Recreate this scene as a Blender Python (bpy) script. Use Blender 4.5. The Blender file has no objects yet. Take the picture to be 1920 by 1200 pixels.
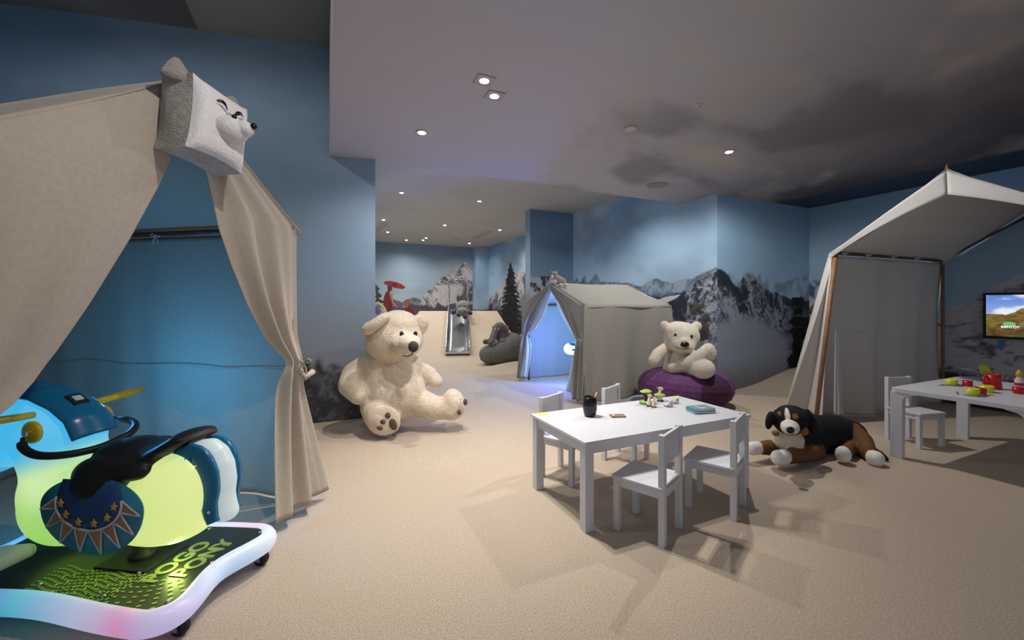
import bpy, bmesh, math, random
import numpy as np
from mathutils import Matrix, Vector

scene = bpy.context.scene
COL = scene.collection
random.seed(7)
RNG = np.random.RandomState(11)

# ------------------------------------------------------------------ camera
FPX, CX, CY, CAMH = 771.0, 960.0, 570.0, 1.25
YAW = math.radians(24.6)
cam_d = bpy.data.cameras.new('camera')
cam = bpy.data.objects.new('camera', cam_d)
COL.objects.link(cam)
cam.location = (0, 0, CAMH)
cam.rotation_euler = (math.pi / 2, 0, -YAW)
cam_d.sensor_fit = 'HORIZONTAL'
cam_d.sensor_width = 36.0
cam_d.lens = 36.0 * FPX / 1920.0
cam_d.shift_y = -30.0 / 1920.0
cam_d.clip_start = 0.05
scene.camera = cam

# ------------------------------------------------------------------ world and exposure
world = bpy.data.worlds.new('world')
scene.world = world
world.use_nodes = True
bg = world.node_tree.nodes['Background']
bg.inputs['Color'].default_value = (0.80, 0.86, 1.0, 1)
bg.inputs['Strength'].default_value = 0.32
scene.view_settings.view_transform = 'Standard'
scene.view_settings.look = 'None'
scene.view_settings.gamma = 1.0
scene.view_settings.use_curve_mapping = False
scene.view_settings.exposure = 0.2

SPOT_W = 46.0          # power of one recessed downlight
SPOT_COL = (1.0, 0.955, 0.905)

# ------------------------------------------------------------------ helpers
FWD = np.array([math.sin(YAW), math.cos(YAW), 0.0])
RGT = np.array([math.cos(YAW), -math.sin(YAW), 0.0])
UPV = np.array([0.0, 0.0, 1.0])
CAM = np.array([0.0, 0.0, CAMH])

def ray(px, py): return FWD + RGT * ((px - CX) / FPX) + UPV * ((CY - py) / FPX)
def at(px, py, d): return CAM + ray(px, py) * d
def atz(px, py, z):
    r = ray(px, py); return CAM + r * ((z - CAMH) / r[2])
def atplane(px, py, p, n):
    r = ray(px, py); p = np.array(p, float); n = np.array(n, float)
    return CAM + r * (((p - CAM) @ n) / (r @ n))

def lin(*c):
    if len(c) == 1: c = c[0]
    out = []
    for v in c:
        v = v / 255.0
        out.append(v / 12.92 if v <= 0.04045 else ((v + 0.055) / 1.055) ** 2.4)
    return tuple(out)

MATS = {}
def mat(name, rgb=None, rough=0.6, metal=0.0, noise=None, bump=None, emit=None, sheen=0.0, coat=0.0,
        attr=None, transl=0.0, spec=0.5, coord='Object'):
    """noise=(scale, amount): colour variation; bump=(scale, strength, distance)"""
    m = bpy.data.materials.new(name); m.use_nodes = True
    nt = m.node_tree; N = nt.nodes; L = nt.links
    b = N['Principled BSDF']
    b.inputs['Roughness'].default_value = rough
    b.inputs['Metallic'].default_value = metal
    b.inputs['Specular IOR Level'].default_value = spec
    if sheen: b.inputs['Sheen Weight'].default_value = sheen; b.inputs['Sheen Roughness'].default_value = 0.5
    if coat: b.inputs['Coat Weight'].default_value = coat; b.inputs['Coat Roughness'].default_value = 0.08
    tc = N.new('ShaderNodeTexCoord')
    src = None
    if attr:
        a = N.new('ShaderNodeAttribute'); a.attribute_name = attr; src = a.outputs['Color']
    else:
        c = N.new('ShaderNodeRGB'); c.outputs[0].default_value = (*rgb, 1); src = c.outputs[0]
    if noise:
        t = N.new('ShaderNodeTexNoise'); t.inputs['Scale'].default_value = noise[0]
        t.inputs['Detail'].default_value = 5
        L.new(tc.outputs[coord], t.inputs['Vector'])
        mr = N.new('ShaderNodeMapRange')
        mr.inputs['From Min'].default_value = 0.3; mr.inputs['From Max'].default_value = 0.7
        mr.inputs['To Min'].default_value = 1 - noise[1]; mr.inputs['To Max'].default_value = 1 + noise[1]
        L.new(t.outputs['Fac'], mr.inputs['Value'])
        mx = N.new('ShaderNodeMix'); mx.data_type = 'RGBA'; mx.blend_type = 'MULTIPLY'
        mx.inputs['Factor'].default_value = 1
        L.new(src, mx.inputs['A']); L.new(mr.outputs['Result'], mx.inputs['B'])
        src = mx.outputs['Result']
    L.new(src, b.inputs['Base Color'])
    if bump:
        t = N.new('ShaderNodeTexNoise'); t.inputs['Scale'].default_value = bump[0]
        t.inputs['Detail'].default_value = 4
        L.new(tc.outputs[coord], t.inputs['Vector'])
        bp = N.new('ShaderNodeBump'); bp.inputs['Strength'].default_value = bump[1]
        bp.inputs['Distance'].default_value = bump[2]
        L.new(t.outputs['Fac'], bp.inputs['Height']); L.new(bp.outputs['Normal'], b.inputs['Normal'])
    if emit:
        b.inputs['Emission Color'].default_value = (*emit[0], 1)
        b.inputs['Emission Strength'].default_value = emit[1]
    if transl:
        tr = N.new('ShaderNodeBsdfTranslucent'); L.new(src, tr.inputs['Color'])
        ms = N.new('ShaderNodeMixShader'); ms.inputs['Fac'].default_value = transl
        out = N['Material Output']
        L.new(b.outputs[0], ms.inputs[1]); L.new(tr.outputs[0], ms.inputs[2]); L.new(ms.outputs[0], out.inputs['Surface'])
    MATS[name] = m
    return m

MW = {}
def thing(name, label, cat, loc=(0, 0, 0), rz=0.0, group=None):
    o = bpy.data.objects.new(name, None); COL.objects.link(o)
    o.empty_display_size = 0.1
    o.location = loc; o.rotation_euler = (0, 0, rz)
    o['label'] = label; o['category'] = cat
    if group: o['group'] = group
    MW[o.name] = Matrix.Translation(Vector(loc)) @ Matrix.Rotation(rz, 4, 'Z')
    return o

def cat(P, n=6):
    P = [np.array(p, float) for p in P]; Q = [2 * P[0] - P[1]] + P + [2 * P[-1] - P[-2]]; out = []
    for i in range(1, len(Q) - 2):
        for k in range(n):
            t = k / n; a, b, c, d = Q[i - 1], Q[i], Q[i + 1], Q[i + 2]
            out.append(tuple(0.5 * (2 * b + (c - a) * t + (2 * a - 5 * b + 4 * c - d) * t * t + (3 * b - a - 3 * c + d) * t ** 3)))
    return out + [tuple(P[-1])]

class MB:
    def __init__(s): s.v = []; s.f = []
    def add(s, V, F):
        o = len(s.v); s.v.extend([tuple(map(float, p)) for p in V]); s.f.extend([tuple(i + o for i in f) for f in F]); return s
    def box(s, c, size, R=None, bevel=0.0, seg=2):
        bm = bmesh.new(); bmesh.ops.create_cube(bm, size=1.0)
        for v in bm.verts: v.co = Vector((v.co.x * size[0], v.co.y * size[1], v.co.z * size[2]))
        if bevel: bmesh.ops.bevel(bm, geom=list(bm.edges), offset=bevel, segments=seg, profile=0.5, affect='EDGES')
        return s.bm(bm, c, R)
    def bm(s, bm, c=(0, 0, 0), R=None):
        bm.verts.index_update()
        V = []
        for v in bm.verts:
            p = v.co.copy()
            if R is not None: p = R @ p
            V.append((p.x + c[0], p.y + c[1], p.z + c[2]))
        F = [tuple(v.index for v in f.verts) for f in bm.faces]
        bm.free(); return s.add(V, F)
    def ell(s, c, r, R=None, sub=3):
        bm = bmesh.new(); bmesh.ops.create_icosphere(bm, subdivisions=sub, radius=1.0)
        if not hasattr(r, '__len__'): r = (r, r, r)
        for v in bm.verts: v.co = Vector((v.co.x * r[0], v.co.y * r[1], v.co.z * r[2]))
        return s.bm(bm, c, R)
    def tube(s, pts, r, n=10, closed=False, caps=True):
        P = [Vector(p) for p in pts]; k = len(P)
        rr = r if hasattr(r, '__len__') else [r] * k
        V = []; F = []
        up = Vector((0, 0, 1)); prev = None
        for i in range(k):
            a = P[(i - 1) % k] if (closed or i > 0) else P[i]
            b = P[(i + 1) % k] if (closed or i < k - 1) else P[i]
            t = (b - a)
            t = t.normalized() if t.length > 1e-9 else Vector((0, 0, 1))
            if prev is None:
                ref = up if abs(t.z) < 0.9 else Vector((1, 0, 0))
                nx = t.cross(ref).normalized()
            else:
                nx = prev - t * prev.dot(t)
                nx = nx.normalized() if nx.length > 1e-6 else t.orthogonal().normalized()
            prev = nx; ny = t.cross(nx)
            for j in range(n):
                an = 2 * math.pi * j / n
                V.append(P[i] + (nx * math.cos(an) + ny * math.sin(an)) * rr[i])
        m = k if closed else k - 1
        for i in range(m):
            for j in range(n):
                a = i * n + j; b = i * n + (j + 1) % n
                c = ((i + 1) % k) * n + (j + 1) % n; d = ((i + 1) % k) * n + j
                F.append((a, b, c, d))
        if caps and not closed:
            F.append(tuple(range(n - 1, -1, -1))); F.append(tuple((k - 1) * n + j for j in range(n)))
        return s.add(V, F)
    def lathe(s, prof, c=(0, 0, 0), n=28, R=None):
        V = []; F = []; k = len(prof)
        for (r, z) in prof:
            for j in range(n):
                a = 2 * math.pi * j / n
                p = Vector((r * math.cos(a), r * math.sin(a), z))
                if R is not None: p = R @ p
                V.append((p.x + c[0], p.y + c[1], p.z + c[2]))
        for i in range(k - 1):
            for j in range(n):
                F.append((i * n + j, i * n + (j + 1) % n, (i + 1) * n + (j + 1) % n, (i + 1) * n + j))
        F.append(tuple(range(n - 1, -1, -1))); F.append(tuple((k - 1) * n + j for j in range(n)))
        return s.add(V, F)
    def grid(s, fn, nu, nv, thick=0.0, nrm=None):
        V = []
        for j in range(nv + 1):
            for i in range(nu + 1): V.append(fn(i / nu, j / nv))
        F = []
        for j in range(nv):
            for i in range(nu):
                a = j * (nu + 1) + i; F.append((a, a + 1, a + nu + 2, a + nu + 1))
        return s.add(V, F)
    def prism(s, poly, z0, z1, M=None):
        """polygon in xy extruded along z, transformed by matrix M"""
        n = len(poly)
        V = [Vector((p[0], p[1], z0)) for p in poly] + [Vector((p[0], p[1], z1)) for p in poly]
        if M is not None: V = [M @ v for v in V]
        F = [tuple(range(n - 1, -1, -1)), tuple(range(n, 2 * n))]
        for i in range(n): F.append((i, (i + 1) % n, n + (i + 1) % n, n + i))
        return s.add(V, F)

def link_mesh(name, me, m, parent, smooth):
    me.name = name
    o = bpy.data.objects.new(name, me); COL.objects.link(o)
    if m: me.materials.clear(); me.materials.append(m)
    if smooth: me.polygons.foreach_set('use_smooth', [True] * len(me.polygons))
    if parent is not None: o.parent = parent; MW[o.name] = MW[parent.name]
    else: MW[o.name] = Matrix.Identity(4)
    return o

def part(name, mb, m, parent=None, world=True, smooth=False, solid=0.0, angle=None):
    """mesh object from a builder; world=True: vertices are world coordinates"""
    V = mb.v
    if world and parent is not None:
        inv = MW[parent.name].inverted(); V = [inv @ Vector(p) for p in V]
    me = bpy.data.meshes.new(name); me.from_pydata(V, [], mb.f); me.update()
    bm = bmesh.new(); bm.from_mesh(me); bmesh.ops.recalc_face_normals(bm, faces=bm.faces); bm.to_mesh(me); bm.free()
    if angle: me.polygons.foreach_set('use_smooth', [True] * len(me.polygons)); me.set_sharp_from_angle(angle=math.radians(angle))
    o = link_mesh(name, me, m, parent, smooth)
    if solid:
        md = o.modifiers.new('thickness', 'SOLIDIFY'); md.thickness = solid; md.offset = 0
    return o

def single(name, mb, m, label, cat, smooth=False, group=None, origin=None, angle=None, solid=0.0):
    """a thing that is one mesh; origin moved to its base"""
    A = np.array(mb.v)
    if origin is None: origin = ((A[:, 0].min() + A[:, 0].max()) / 2, (A[:, 1].min() + A[:, 1].max()) / 2, A[:, 2].min())
    mb.v = [(p[0] - origin[0], p[1] - origin[1], p[2] - origin[2]) for p in mb.v]
    o = part(name, mb, m, None, False, smooth, solid, angle)
    o.location = origin; o['label'] = label; o['category'] = cat
    MW[o.name] = Matrix.Translation(Vector(origin))
    if group: o['group'] = group
    return o

def dup(root, loc, rz, label, group=None):
    r = root.copy(); COL.objects.link(r); r.location = loc; r.rotation_euler = (0, 0, rz); r['label'] = label
    if group: r['group'] = group
    MW[r.name] = Matrix.Translation(Vector(loc)) @ Matrix.Rotation(rz, 4, 'Z')
    for ch in list(root.children):
        c = ch.copy(); COL.objects.link(c); c.parent = r
        for g in list(ch.children):
            d = g.copy(); COL.objects.link(d); d.parent = c
    return r

# --- blobs: soft continuous bodies grown from overlapping ellipsoids, in camera-aligned axes
CAMROT = Matrix(((RGT[0], FWD[0], 0), (RGT[1], FWD[1], 0), (0, 0, 1)))   # columns: right, depth, up
def e(px, py, d, rx, rz, ry=None, rot=0.0, col=None, paint=False):
    """ellipsoid at photo pixel and depth; radii given in photo pixels at that depth"""
    k = d / FPX
    if ry is None: ry = (rx + rz) / 2
    th = math.atan((px - CX) / FPX)
    R = Matrix.Rotation(-th, 3, 'Z') @ CAMROT @ Matrix.Rotation(math.radians(-rot), 3, 'Y')
    rx = rx * math.cos(th)
    return (tuple(at(px, py, d)), (rx * k, ry * k, rz * k), R, col, paint)
def chain(pts, col=None, n=7):
    out = []
    for a, b in zip(pts[:-1], pts[1:]):
        for i in range(n + 1):
            t = i / n
            p = [a[j] * (1 - t) + b[j] * t for j in range(4)]
            out.append(e(p[0], p[1], p[2], p[3], p[3], p[3], 0, col))
    return out
def w(c, r, R=None, col=None, paint=False):
    if not hasattr(r, '__len__'): r = (r, r, r)
    return (tuple(c), r, R or Matrix.Identity(3), col, paint)
def wchain(pts, col=None, n=6):
    out = []
    for a, b in zip(pts[:-1], pts[1:]):
        for i in range(n + 1):
            t = i / n
            p = [a[j] * (1 - t) + b[j] * t for j in range(4)]
            out.append(w(p[:3], p[3], None, col))
    return out

def blob(name, prims, voxel, m, parent=None, smooth=6, world=True, default=(1, 1, 1), rough=0.0):
    mb = MB()
    for (c, r, R, col, paint) in prims:
        if not paint: mb.ell(c, r, R, sub=3)
    inv = MW[parent.name].inverted() if (world and parent is not None) else Matrix.Identity(4)
    me = bpy.data.meshes.new('tmp'); me.from_pydata(mb.v, [], mb.f); me.update()
    o = bpy.data.objects.new('tmp', me); COL.objects.link(o)
    md = o.modifiers.new('r', 'REMESH'); md.mode = 'VOXEL'; md.voxel_size = voxel
    if smooth:
        ms = o.modifiers.new('s', 'SMOOTH'); ms.factor = 0.5; ms.iterations = smooth
    dg = bpy.context.evaluated_depsgraph_get(); dg.update()
    new = bpy.data.meshes.new_from_object(o.evaluated_get(dg))
    bpy.data.objects.remove(o); bpy.data.meshes.remove(me)
    n = len(new.vertices)
    co = np.empty(n * 3, np.float32); new.vertices.foreach_get('co', co); co = co.reshape(-1, 3).astype(float)
    best = np.full(n, 1e9); colr = np.tile(np.array(default, float), (n, 1))
    for (c, r, R, col, paint) in prims:
        if col is None and not paint: col = default
        Ri = np.array(R.inverted())
        q = (co - np.array(c)) @ Ri.T / np.array(r)
        k = np.linalg.norm(q, axis=1)
        if paint:
            colr[k < 1] = col
        else:
            dd = (k - 1) * min(r)
            mk = dd < best; best[mk] = dd[mk]; colr[mk] = col
    if rough:
        nr = np.empty(n * 3, np.float32); new.vertices.foreach_get('normal', nr); nr = nr.reshape(-1, 3)
        co = co + nr * ((RNG.rand(n, 1) - 0.5) * rough)
    V4 = np.c_[co, np.ones(n)] @ np.array(inv).T
    new.vertices.foreach_set('co', V4[:, :3].astype(np.float32).ravel())
    ca = new.color_attributes.new('tint', 'FLOAT_COLOR', 'POINT')
    ca.data.foreach_set('color', np.c_[colr, np.ones(n)].astype(np.float32).ravel())
    new.update()
    return link_mesh(name, new, m, parent, True)

def text_mb(body, size, M, depth=0.002, align='LEFT'):
    cu = bpy.data.curves.new('t', 'FONT'); cu.body = body; cu.size = size; cu.extrude = depth; cu.align_x = align
    cu.offset = 0.03 * size
    o = bpy.data.objects.new('t', cu); COL.objects.link(o)
    dg = bpy.context.evaluated_depsgraph_get(); dg.update()
    me = bpy.data.meshes.new_from_object(o.evaluated_get(dg))
    mb = MB(); mb.add([M @ v.co for v in me.vertices], [tuple(p.vertices) for p in me.polygons])
    bpy.data.objects.remove(o); bpy.data.meshes.remove(me); bpy.data.curves.remove(cu)
    return mb

def sstep(a, b, x):
    t = np.clip((x - a) / (b - a), 0, 1); return t * t * (3 - 2 * t)
def vnoise(x, y, seed=0):
    xi = np.floor(x).astype(np.int64); yi = np.floor(y).astype(np.int64)
    fx = x - xi; fy = y - yi; fx = fx * fx * (3 - 2 * fx); fy = fy * fy * (3 - 2 * fy)
    def h(a, b):
        n = (a * 374761393 + b * 668265263 + seed * 974711) & 0x7fffffff
        n = ((n ^ (n >> 13)) * 1274126177) & 0x7fffffff
        return ((n ^ (n >> 16)) & 0xffff) / 65535.0
    return (h(xi, yi) * (1 - fx) + h(xi + 1, yi) * fx) * (1 - fy) + (h(xi, yi + 1) * (1 - fx) + h(xi + 1, yi + 1) * fx) * fy
def fbm(x, y, oct=5, seed=0, gain=0.5):
    s = 0; a = 1; t = 0
    for i in range(oct):
        s = s + a * vnoise(x * 2 ** i, y * 2 ** i, seed + i * 17); t += a; a *= gain
    return s / t
def ridged(x, y, oct=5, seed=0):
    s = 0; a = 1; t = 0
    for i in range(oct):
        s = s + a * (1 - np.abs(2 * vnoise(x * 2 ** i, y * 2 ** i, seed + i * 31) - 1)); t += a; a *= 0.55
    return s / t
def mixc(c, col, m):
    col = np.array(col, float)
    return c * (1 - m[..., None]) + (col if col.ndim > 1 else col[None, :]) * m[..., None]
def inpoly(poly, x, y):
    r = np.zeros(x.shape, bool); n = len(poly); j = n - 1
    for i in range(n):
        xi, yi = poly[i]; xj, yj = poly[j]
        c = ((yi > y) != (yj > y)) & (x < (xj - xi) * (y - yi) / ((yj - yi) or 1e-9) + xi)
        r ^= c; j = i
    return r

# ------------------------------------------------------------------ materials
M_CARPET = mat('carpet', lin(190, 173, 153), 0.95, noise=(150, 0.30), bump=(230, 0.55, 0.006), spec=0.15, sheen=0.1)
M_PRINT = mat('mural_print', rough=0.62, attr='tint', spec=0.25, bump=(300, 0.05, 0.001))
M_CEIL = mat('ceiling_print', rough=0.8, attr='tint', spec=0.2)
M_CEILBACK = mat('ceiling_paint', lin(192, 188, 183), 0.8, noise=(1.2, 0.05))
M_CEILPANEL = mat('ceiling_panel', lin(150, 152, 148), 0.8, noise=(2, 0.04))
M_LINEN = mat('linen_canvas', lin(186, 174, 160), 0.92, noise=(55, 0.06), bump=(420, 0.25, 0.002), sheen=0.15, transl=0.08, spec=0.2)
M_LINEN2 = mat('grey_canvas', lin(160, 158, 151), 0.92, noise=(55, 0.05), bump=(420, 0.2, 0.002), transl=0.06, spec=0.2)
M_SHEER = mat('white_voile', lin(226, 228, 232), 0.85, noise=(60, 0.04), transl=0.3, spec=0.2)
M_LINEN3 = mat('cream_canvas', lin(216, 214, 212), 0.92, noise=(55, 0.04), bump=(420, 0.2, 0.002), transl=0.12, spec=0.2)
M_POLE = mat('brown_pole', lin(142, 102, 72), 0.5, noise=(14, 0.25), bump=(40, 0.2, 0.002))
M_POLED = mat('dark_pole', lin(84, 62, 56), 0.45, noise=(14, 0.2))
M_WHITE = mat('white_lacquer', lin(210, 211, 216), 0.42, noise=(6, 0.02))
M_BEAR = mat('cream_plush', rough=0.95, attr='tint', sheen=0.35, bump=(85, 0.85, 0.013), noise=(40, 0.12), spec=0.1)
M_FUR = mat('plush_fur', rough=0.95, attr='tint', sheen=0.35, bump=(110, 0.7, 0.01), noise=(70, 0.12), spec=0.1)
M_DARKPLUSH = mat('dark_plush', rough=0.85, attr='tint', bump=(160, 0.5, 0.006), noise=(90, 0.12), spec=0.2)
M_BLACK = mat('black_gloss', lin(16, 16, 18), 0.18, noise=(8, 0.05))
M_NOSE = mat('nose_felt', lin(58, 50, 48), 0.8, noise=(80, 0.1))
M_BLACKMATT = mat('black_rubber', lin(22, 22, 24), 0.6, noise=(30, 0.1))
M_LEATHER = mat('black_leather', lin(20, 19, 20), 0.5, noise=(20, 0.1), bump=(180, 0.3, 0.001), spec=0.4)
M_STEEL = mat('brushed_steel', lin(200, 204, 206), 0.26, 1.0, noise=(25, 0.06))
M_CHROME = mat('chrome', lin(220, 222, 226), 0.12, 1.0, noise=(10, 0.02))
M_PURPLE = mat('purple_canvas', lin(104, 58, 110), 0.8, noise=(30, 0.08), bump=(16, 0.55, 0.03))
M_PURPLED = mat('aubergine_canvas', lin(70, 34, 66), 0.8, noise=(30, 0.08), bump=(300, 0.2, 0.002))
M_GREYBAG = mat('grey_canvas_bag', lin(104, 102, 96), 0.85, noise=(30, 0.08), bump=(12, 0.5, 0.03))

# ------------------------------------------------------------------ structure: floor
def floor_h(x, y):
    g = lambda cx, cy, sx, sy, a: a * np.exp(-((x - cx) / sx) ** 2 - ((y - cy) / sy) ** 2)
    z = g(0.75, 5.15, 0.65, 0.5, 0.16) + g(2.0, 5.6, 0.9, 0.35, 0.07) + g(3.5, 7.25, 0.7, 0.35, 0.14)
    z = z + g(6.9, 4.1, 0.9, 0.75, 0.24) + g(1.3, 7.3, 0.8, 0.6, 0.08) + g(2.2, 3.4, 0.8, 0.3, 0.012)
    z = z + 0.010 * np.sin(x * 1.7 + y * 0.8) * sstep(2.6, 4.2, y)
    return z
def fh(x, y): return float(floor_h(np.float64(x), np.float64(y)))

xs = np.arange(-4.6, 7.21, 0.06); ys = np.arange(-2.6, 13.91, 0.06)
XX, YY = np.meshgrid(xs, ys); ZZ = floor_h(XX, YY)
nx, ny = len(xs), len(ys)
V = np.c_[XX.ravel(), YY.ravel(), ZZ.ravel()]
ii = (np.arange(ny - 1)[:, None] * nx + np.arange(nx - 1)[None, :]).ravel()
Fq = np.c_[ii, ii + 1, ii + nx + 1, ii + nx]
me = bpy.data.meshes.new('floor'); me.from_pydata(V.tolist(), [], Fq.tolist()); me.update()
floor = link_mesh('floor', me, M_CARPET, None, True); floor['kind'] = 'structure'
floor['label'] = 'sandy beige looped carpet laid over gentle dunes'

def struct(o, label=None):
    o['kind'] = 'structure'
    if label: o['label'] = label
    return o

# ------------------------------------------------------------------ structure: printed walls
class Wall:
    def __init__(s, p0, p1):
        s.p0 = np.array(p0, float); s.p1 = np.array(p1, float)
        d = s.p1 - s.p0; s.len = float(np.linalg.norm(d)); s.d = d / s.len
        s.n = np.array([-s.d[1], s.d[0], 0.0])
    def uv(s, px, py):
        q = atplane(px, py, (s.p0[0], s.p0[1], 0), s.n)
        return float((q[:2] - s.p0) @ s.d), float(q[2])
    def line(s, pts):
        a = np.array([s.uv(*p) for p in pts]); return a[np.argsort(a[:, 0])]
    def poly(s, pts): return [s.uv(*p) for p in pts]
    def build(s, name, z0, z1, ds, paint, label):
        nu = max(2, int(round(s.len / ds))); nv = max(2, int(round((z1 - z0) / ds)))
        S, Z = np.meshgrid(np.linspace(0, s.len, nu + 1), np.linspace(z0, z1, nv + 1))
        rgb = np.clip(paint(S, Z), 0, 1)
        V = np.c_[s.p0[0] + S.ravel() * s.d[0], s.p0[1] + S.ravel() * s.d[1], Z.ravel()]
        i = (np.arange(nv)[:, None] * (nu + 1) + np.arange(nu)[None, :]).ravel()
        F = np.c_[i, i + 1, i + nu + 2, i + nu + 1]
        me = bpy.data.meshes.new(name); me.from_pydata(V.tolist(), [], F.tolist())
        ca = me.color_attributes.new('tint', 'FLOAT_COLOR', 'POINT')
        ca.data.foreach_set('color', np.c_[rgb.reshape(-1, 3), np.ones(rgb.size // 3)].astype(np.float32).ravel())
        me.update()
        return struct(link_mesh(name, me, M_PRINT, None, False), label)

C_SKY_T = np.array(lin(126, 164, 198)); C_SKY_M = np.array(lin(168, 202, 230)); C_SKY_L = np.array(lin(188, 214, 234))
C_CLOUD = np.array(lin(208, 218, 226))
C_ROCKD = np.array(lin(50, 56, 68)); C_ROCKL = np.array(lin(176, 184, 196)); C_SNOW = np.array(lin(222, 224, 230))
C_MIST = np.array(lin(150, 160, 178)); C_TREE = np.array(lin(40, 40, 46))

def sky(S, Z, seed, ztop=2.9, zlow=1.2, cloud=0.5):
    t = np.clip((Z - zlow) / (ztop - zlow), 0, 1)
    c = C_SKY_L * (1 - t[..., None]) + C_SKY_T * t[..., None]
    c = mixc(c, C_SKY_M, 0.6 * np.ones_like(t) * (1 - np.abs(2 * t - 1)))
    n = fbm(S * 0.55 + 3, Z * 0.9, 5, seed)
    c = mixc(c, C_CLOUD, cloud * sstep(0.48, 0.8, n))
    n2 = fbm(S * 0.8 + 9, Z * 1.2, 5, seed + 5)
    return mixc(c, np.array(lin(86, 112, 136)), 0.40 * sstep(0.5, 0.8, n2))
def rock(S, Z, seed, scale=3.0, dark=C_ROCKD, light=C_ROCKL, lo=0.55, hi=0.85):
    wx = fbm(S * scale, Z * scale, 4, seed + 3) - 0.5; wz = fbm(S * scale + 7, Z * scale, 4, seed + 5) - 0.5
    big = fbm(S * scale * 0.7 + Z * scale * 0.5 + wx * 1.5, Z * scale * 0.6 - S * scale * 0.4 + wz, 5, seed)
    fine = ridged(S * scale * 2.6 + Z * scale * 1.2 + wx * 3, Z * scale * 1.5 + wz * 3, 5, seed + 9)
    gr = fbm(S * 60, Z * 60, 2, seed + 21)
    v = 0.5 * big + 0.5 * fine + 0.16 * (gr - 0.5)
    m = sstep(0.46, 0.68, v + (0.70 - (lo + hi) / 2) * 0.5)
    return dark * (1 - m[..., None]) + light * m[..., None]
def ridge(line, S, seed, amp=0.03, freq=9.0):
    return np.interp(S, line[:, 0], line[:, 1]) + amp * (fbm(S * freq, S * 0 + 1.3, 5, seed) - 0.5) * 2

# -- left wall
W1 = Wall((-4.36, 5.618), (0.503, 4.622))
l1 = W1.line([(560, 668), (576, 664), (586, 672), (598, 668), (606, 680), (625, 678), (645, 690), (700, 700)])
def paint_w1(S, Z):
    t = np.clip((Z - 0.6) / 3.2, 0, 1)
    c = np.array(lin(150, 172, 196)) * (1 - t[..., None]) + np.array(lin(116, 152, 184)) * t[..., None]
    n = fbm(S * 0.5, Z * 0.8, 5, 3)
    c = mixc(c, np.array(lin(176, 200, 220)), 0.45 * sstep(0.45, 0.75, n))
    c = mixc(c, np.array(lin(150, 158, 170)), 0.8 * sstep(1.5, 0.8, Z))
    rz_ = ridge(l1, S, 5, 0.05, 6)
    m = sstep(0.03, -0.05, Z - rz_)
    rk = rock(S, Z, 8, 4.0, np.array(lin(62, 64, 72)), np.array(lin(112, 114, 122)), 0.66, 0.95)
    snow = sstep(-0.16, -0.02, Z - rz_) * sstep(0.6, 0.85, ridged(S * 5, Z * 5, 4, 14))
    rk = mixc(rk, C_ROCKL, 0.7 * snow)
    return c * (1 - m[..., None]) + rk * m[..., None]
W1.build('wall_left', 0.0, 3.96, 0.025, paint_w1, 'blue mural wall behind the left tent, misty sky over dark rocks')

W0 = Wall((-4.36, -2.6), (-4.36, 5.618))
W0.build('wall_left_side', 0.0, 3.96, 0.08, lambda S, Z: sky(S, Z, 15, 3.6, 0.8, 0.5), 'plain misty sky mural wall beyond the left tent')

# -- right-hand projecting wall (depth direction) and alcove walls
W2 = Wall((5.02, 4.05), (5.02, 7.71))
l2far = W2.line([(1076, 528), (1082, 519), (1088, 530), (1096, 516), (1102, 530), (1118, 512), (1126, 527), (1150, 528), (1175, 530), (1200, 537),
                 (1222, 524), (1233, 520), (1243, 528), (1262, 530), (1275, 524), (1296, 522), (1312, 515), (1345, 500)])
l2 = W2.line([(1076, 552), (1150, 548), (1175, 533), (1192, 541), (1215, 552), (1240, 556), (1262, 550), (1285, 545), (1300, 532), (1314, 522), (1330, 510), (1345, 504)])
snowslope = W2.poly([(1222, 566), (1250, 556), (1278, 552), (1262, 562), (1240, 572), (1228, 600), (1215, 600)])
cairn = [W2.poly(p) for p in ([(1303, 555), (1309, 553), (1313, 566), (1302, 568)], [(1290, 570), (1320, 568), (1318, 578), (1292, 580)], [(1298, 580), (1316, 579), (1322, 590), (1294, 592)],
                              [(1310, 592), (1330, 588), (1334, 604), (1306, 604)], [(1304, 606), (1328, 604), (1330, 640), (1306, 640)], [(1318, 618), (1330, 617), (1330, 627), (1318, 628)])]
def paint_w2(S, Z):
    c = sky(S, Z, 21, 3.2, 1.5, 0.75)
    zf = ridge(l2far, S, 31, 0.025, 14); mf = sstep(0.01, -0.02, Z - zf)
    fr = rock(S, Z, 33, 5.0, np.array(lin(84, 100, 120)), np.array(lin(150, 166, 184)), 0.6, 0.9)
    c = c * (1 - 0.9 * mf[..., None]) + fr * 0.9 * mf[..., None]
    zr = ridge(l2, S, 41, 0.03, 12); mm = sstep(0.01, -0.02, Z - zr)
    rk = rock(S, Z, 44, 4.5, C_ROCKD, C_ROCKL, 0.62, 0.95)
    c = c * (1 - mm[..., None]) + rk * mm[..., None]
    sp = inpoly(snowslope, S, Z); c[sp] = C_SNOW * 0.9
    low = sstep(1.05, 0.6, Z)
    c = mixc(c, C_MIST * 0.8, 0.55 * low)
    n = fbm(S * 18, Z * 18, 3, 60)
    for i, p in enumerate(cairn):
        k = inpoly(p, S + 0.12 * (n - 0.5), Z + 0.10 * (fbm(S * 16 + 5, Z * 16, 3, 61) - 0.5)); c[k] = (np.array(lin(84, 80, 78))[None] * (0.25 + 1.5 * n[k][:, None] ** 1.5))
    return c
W2.build('wall_right', 0.0, 3.25, 0.0125, paint_w2, 'mural wall behind the small tent, blue sky over rocky peaks')

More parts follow.
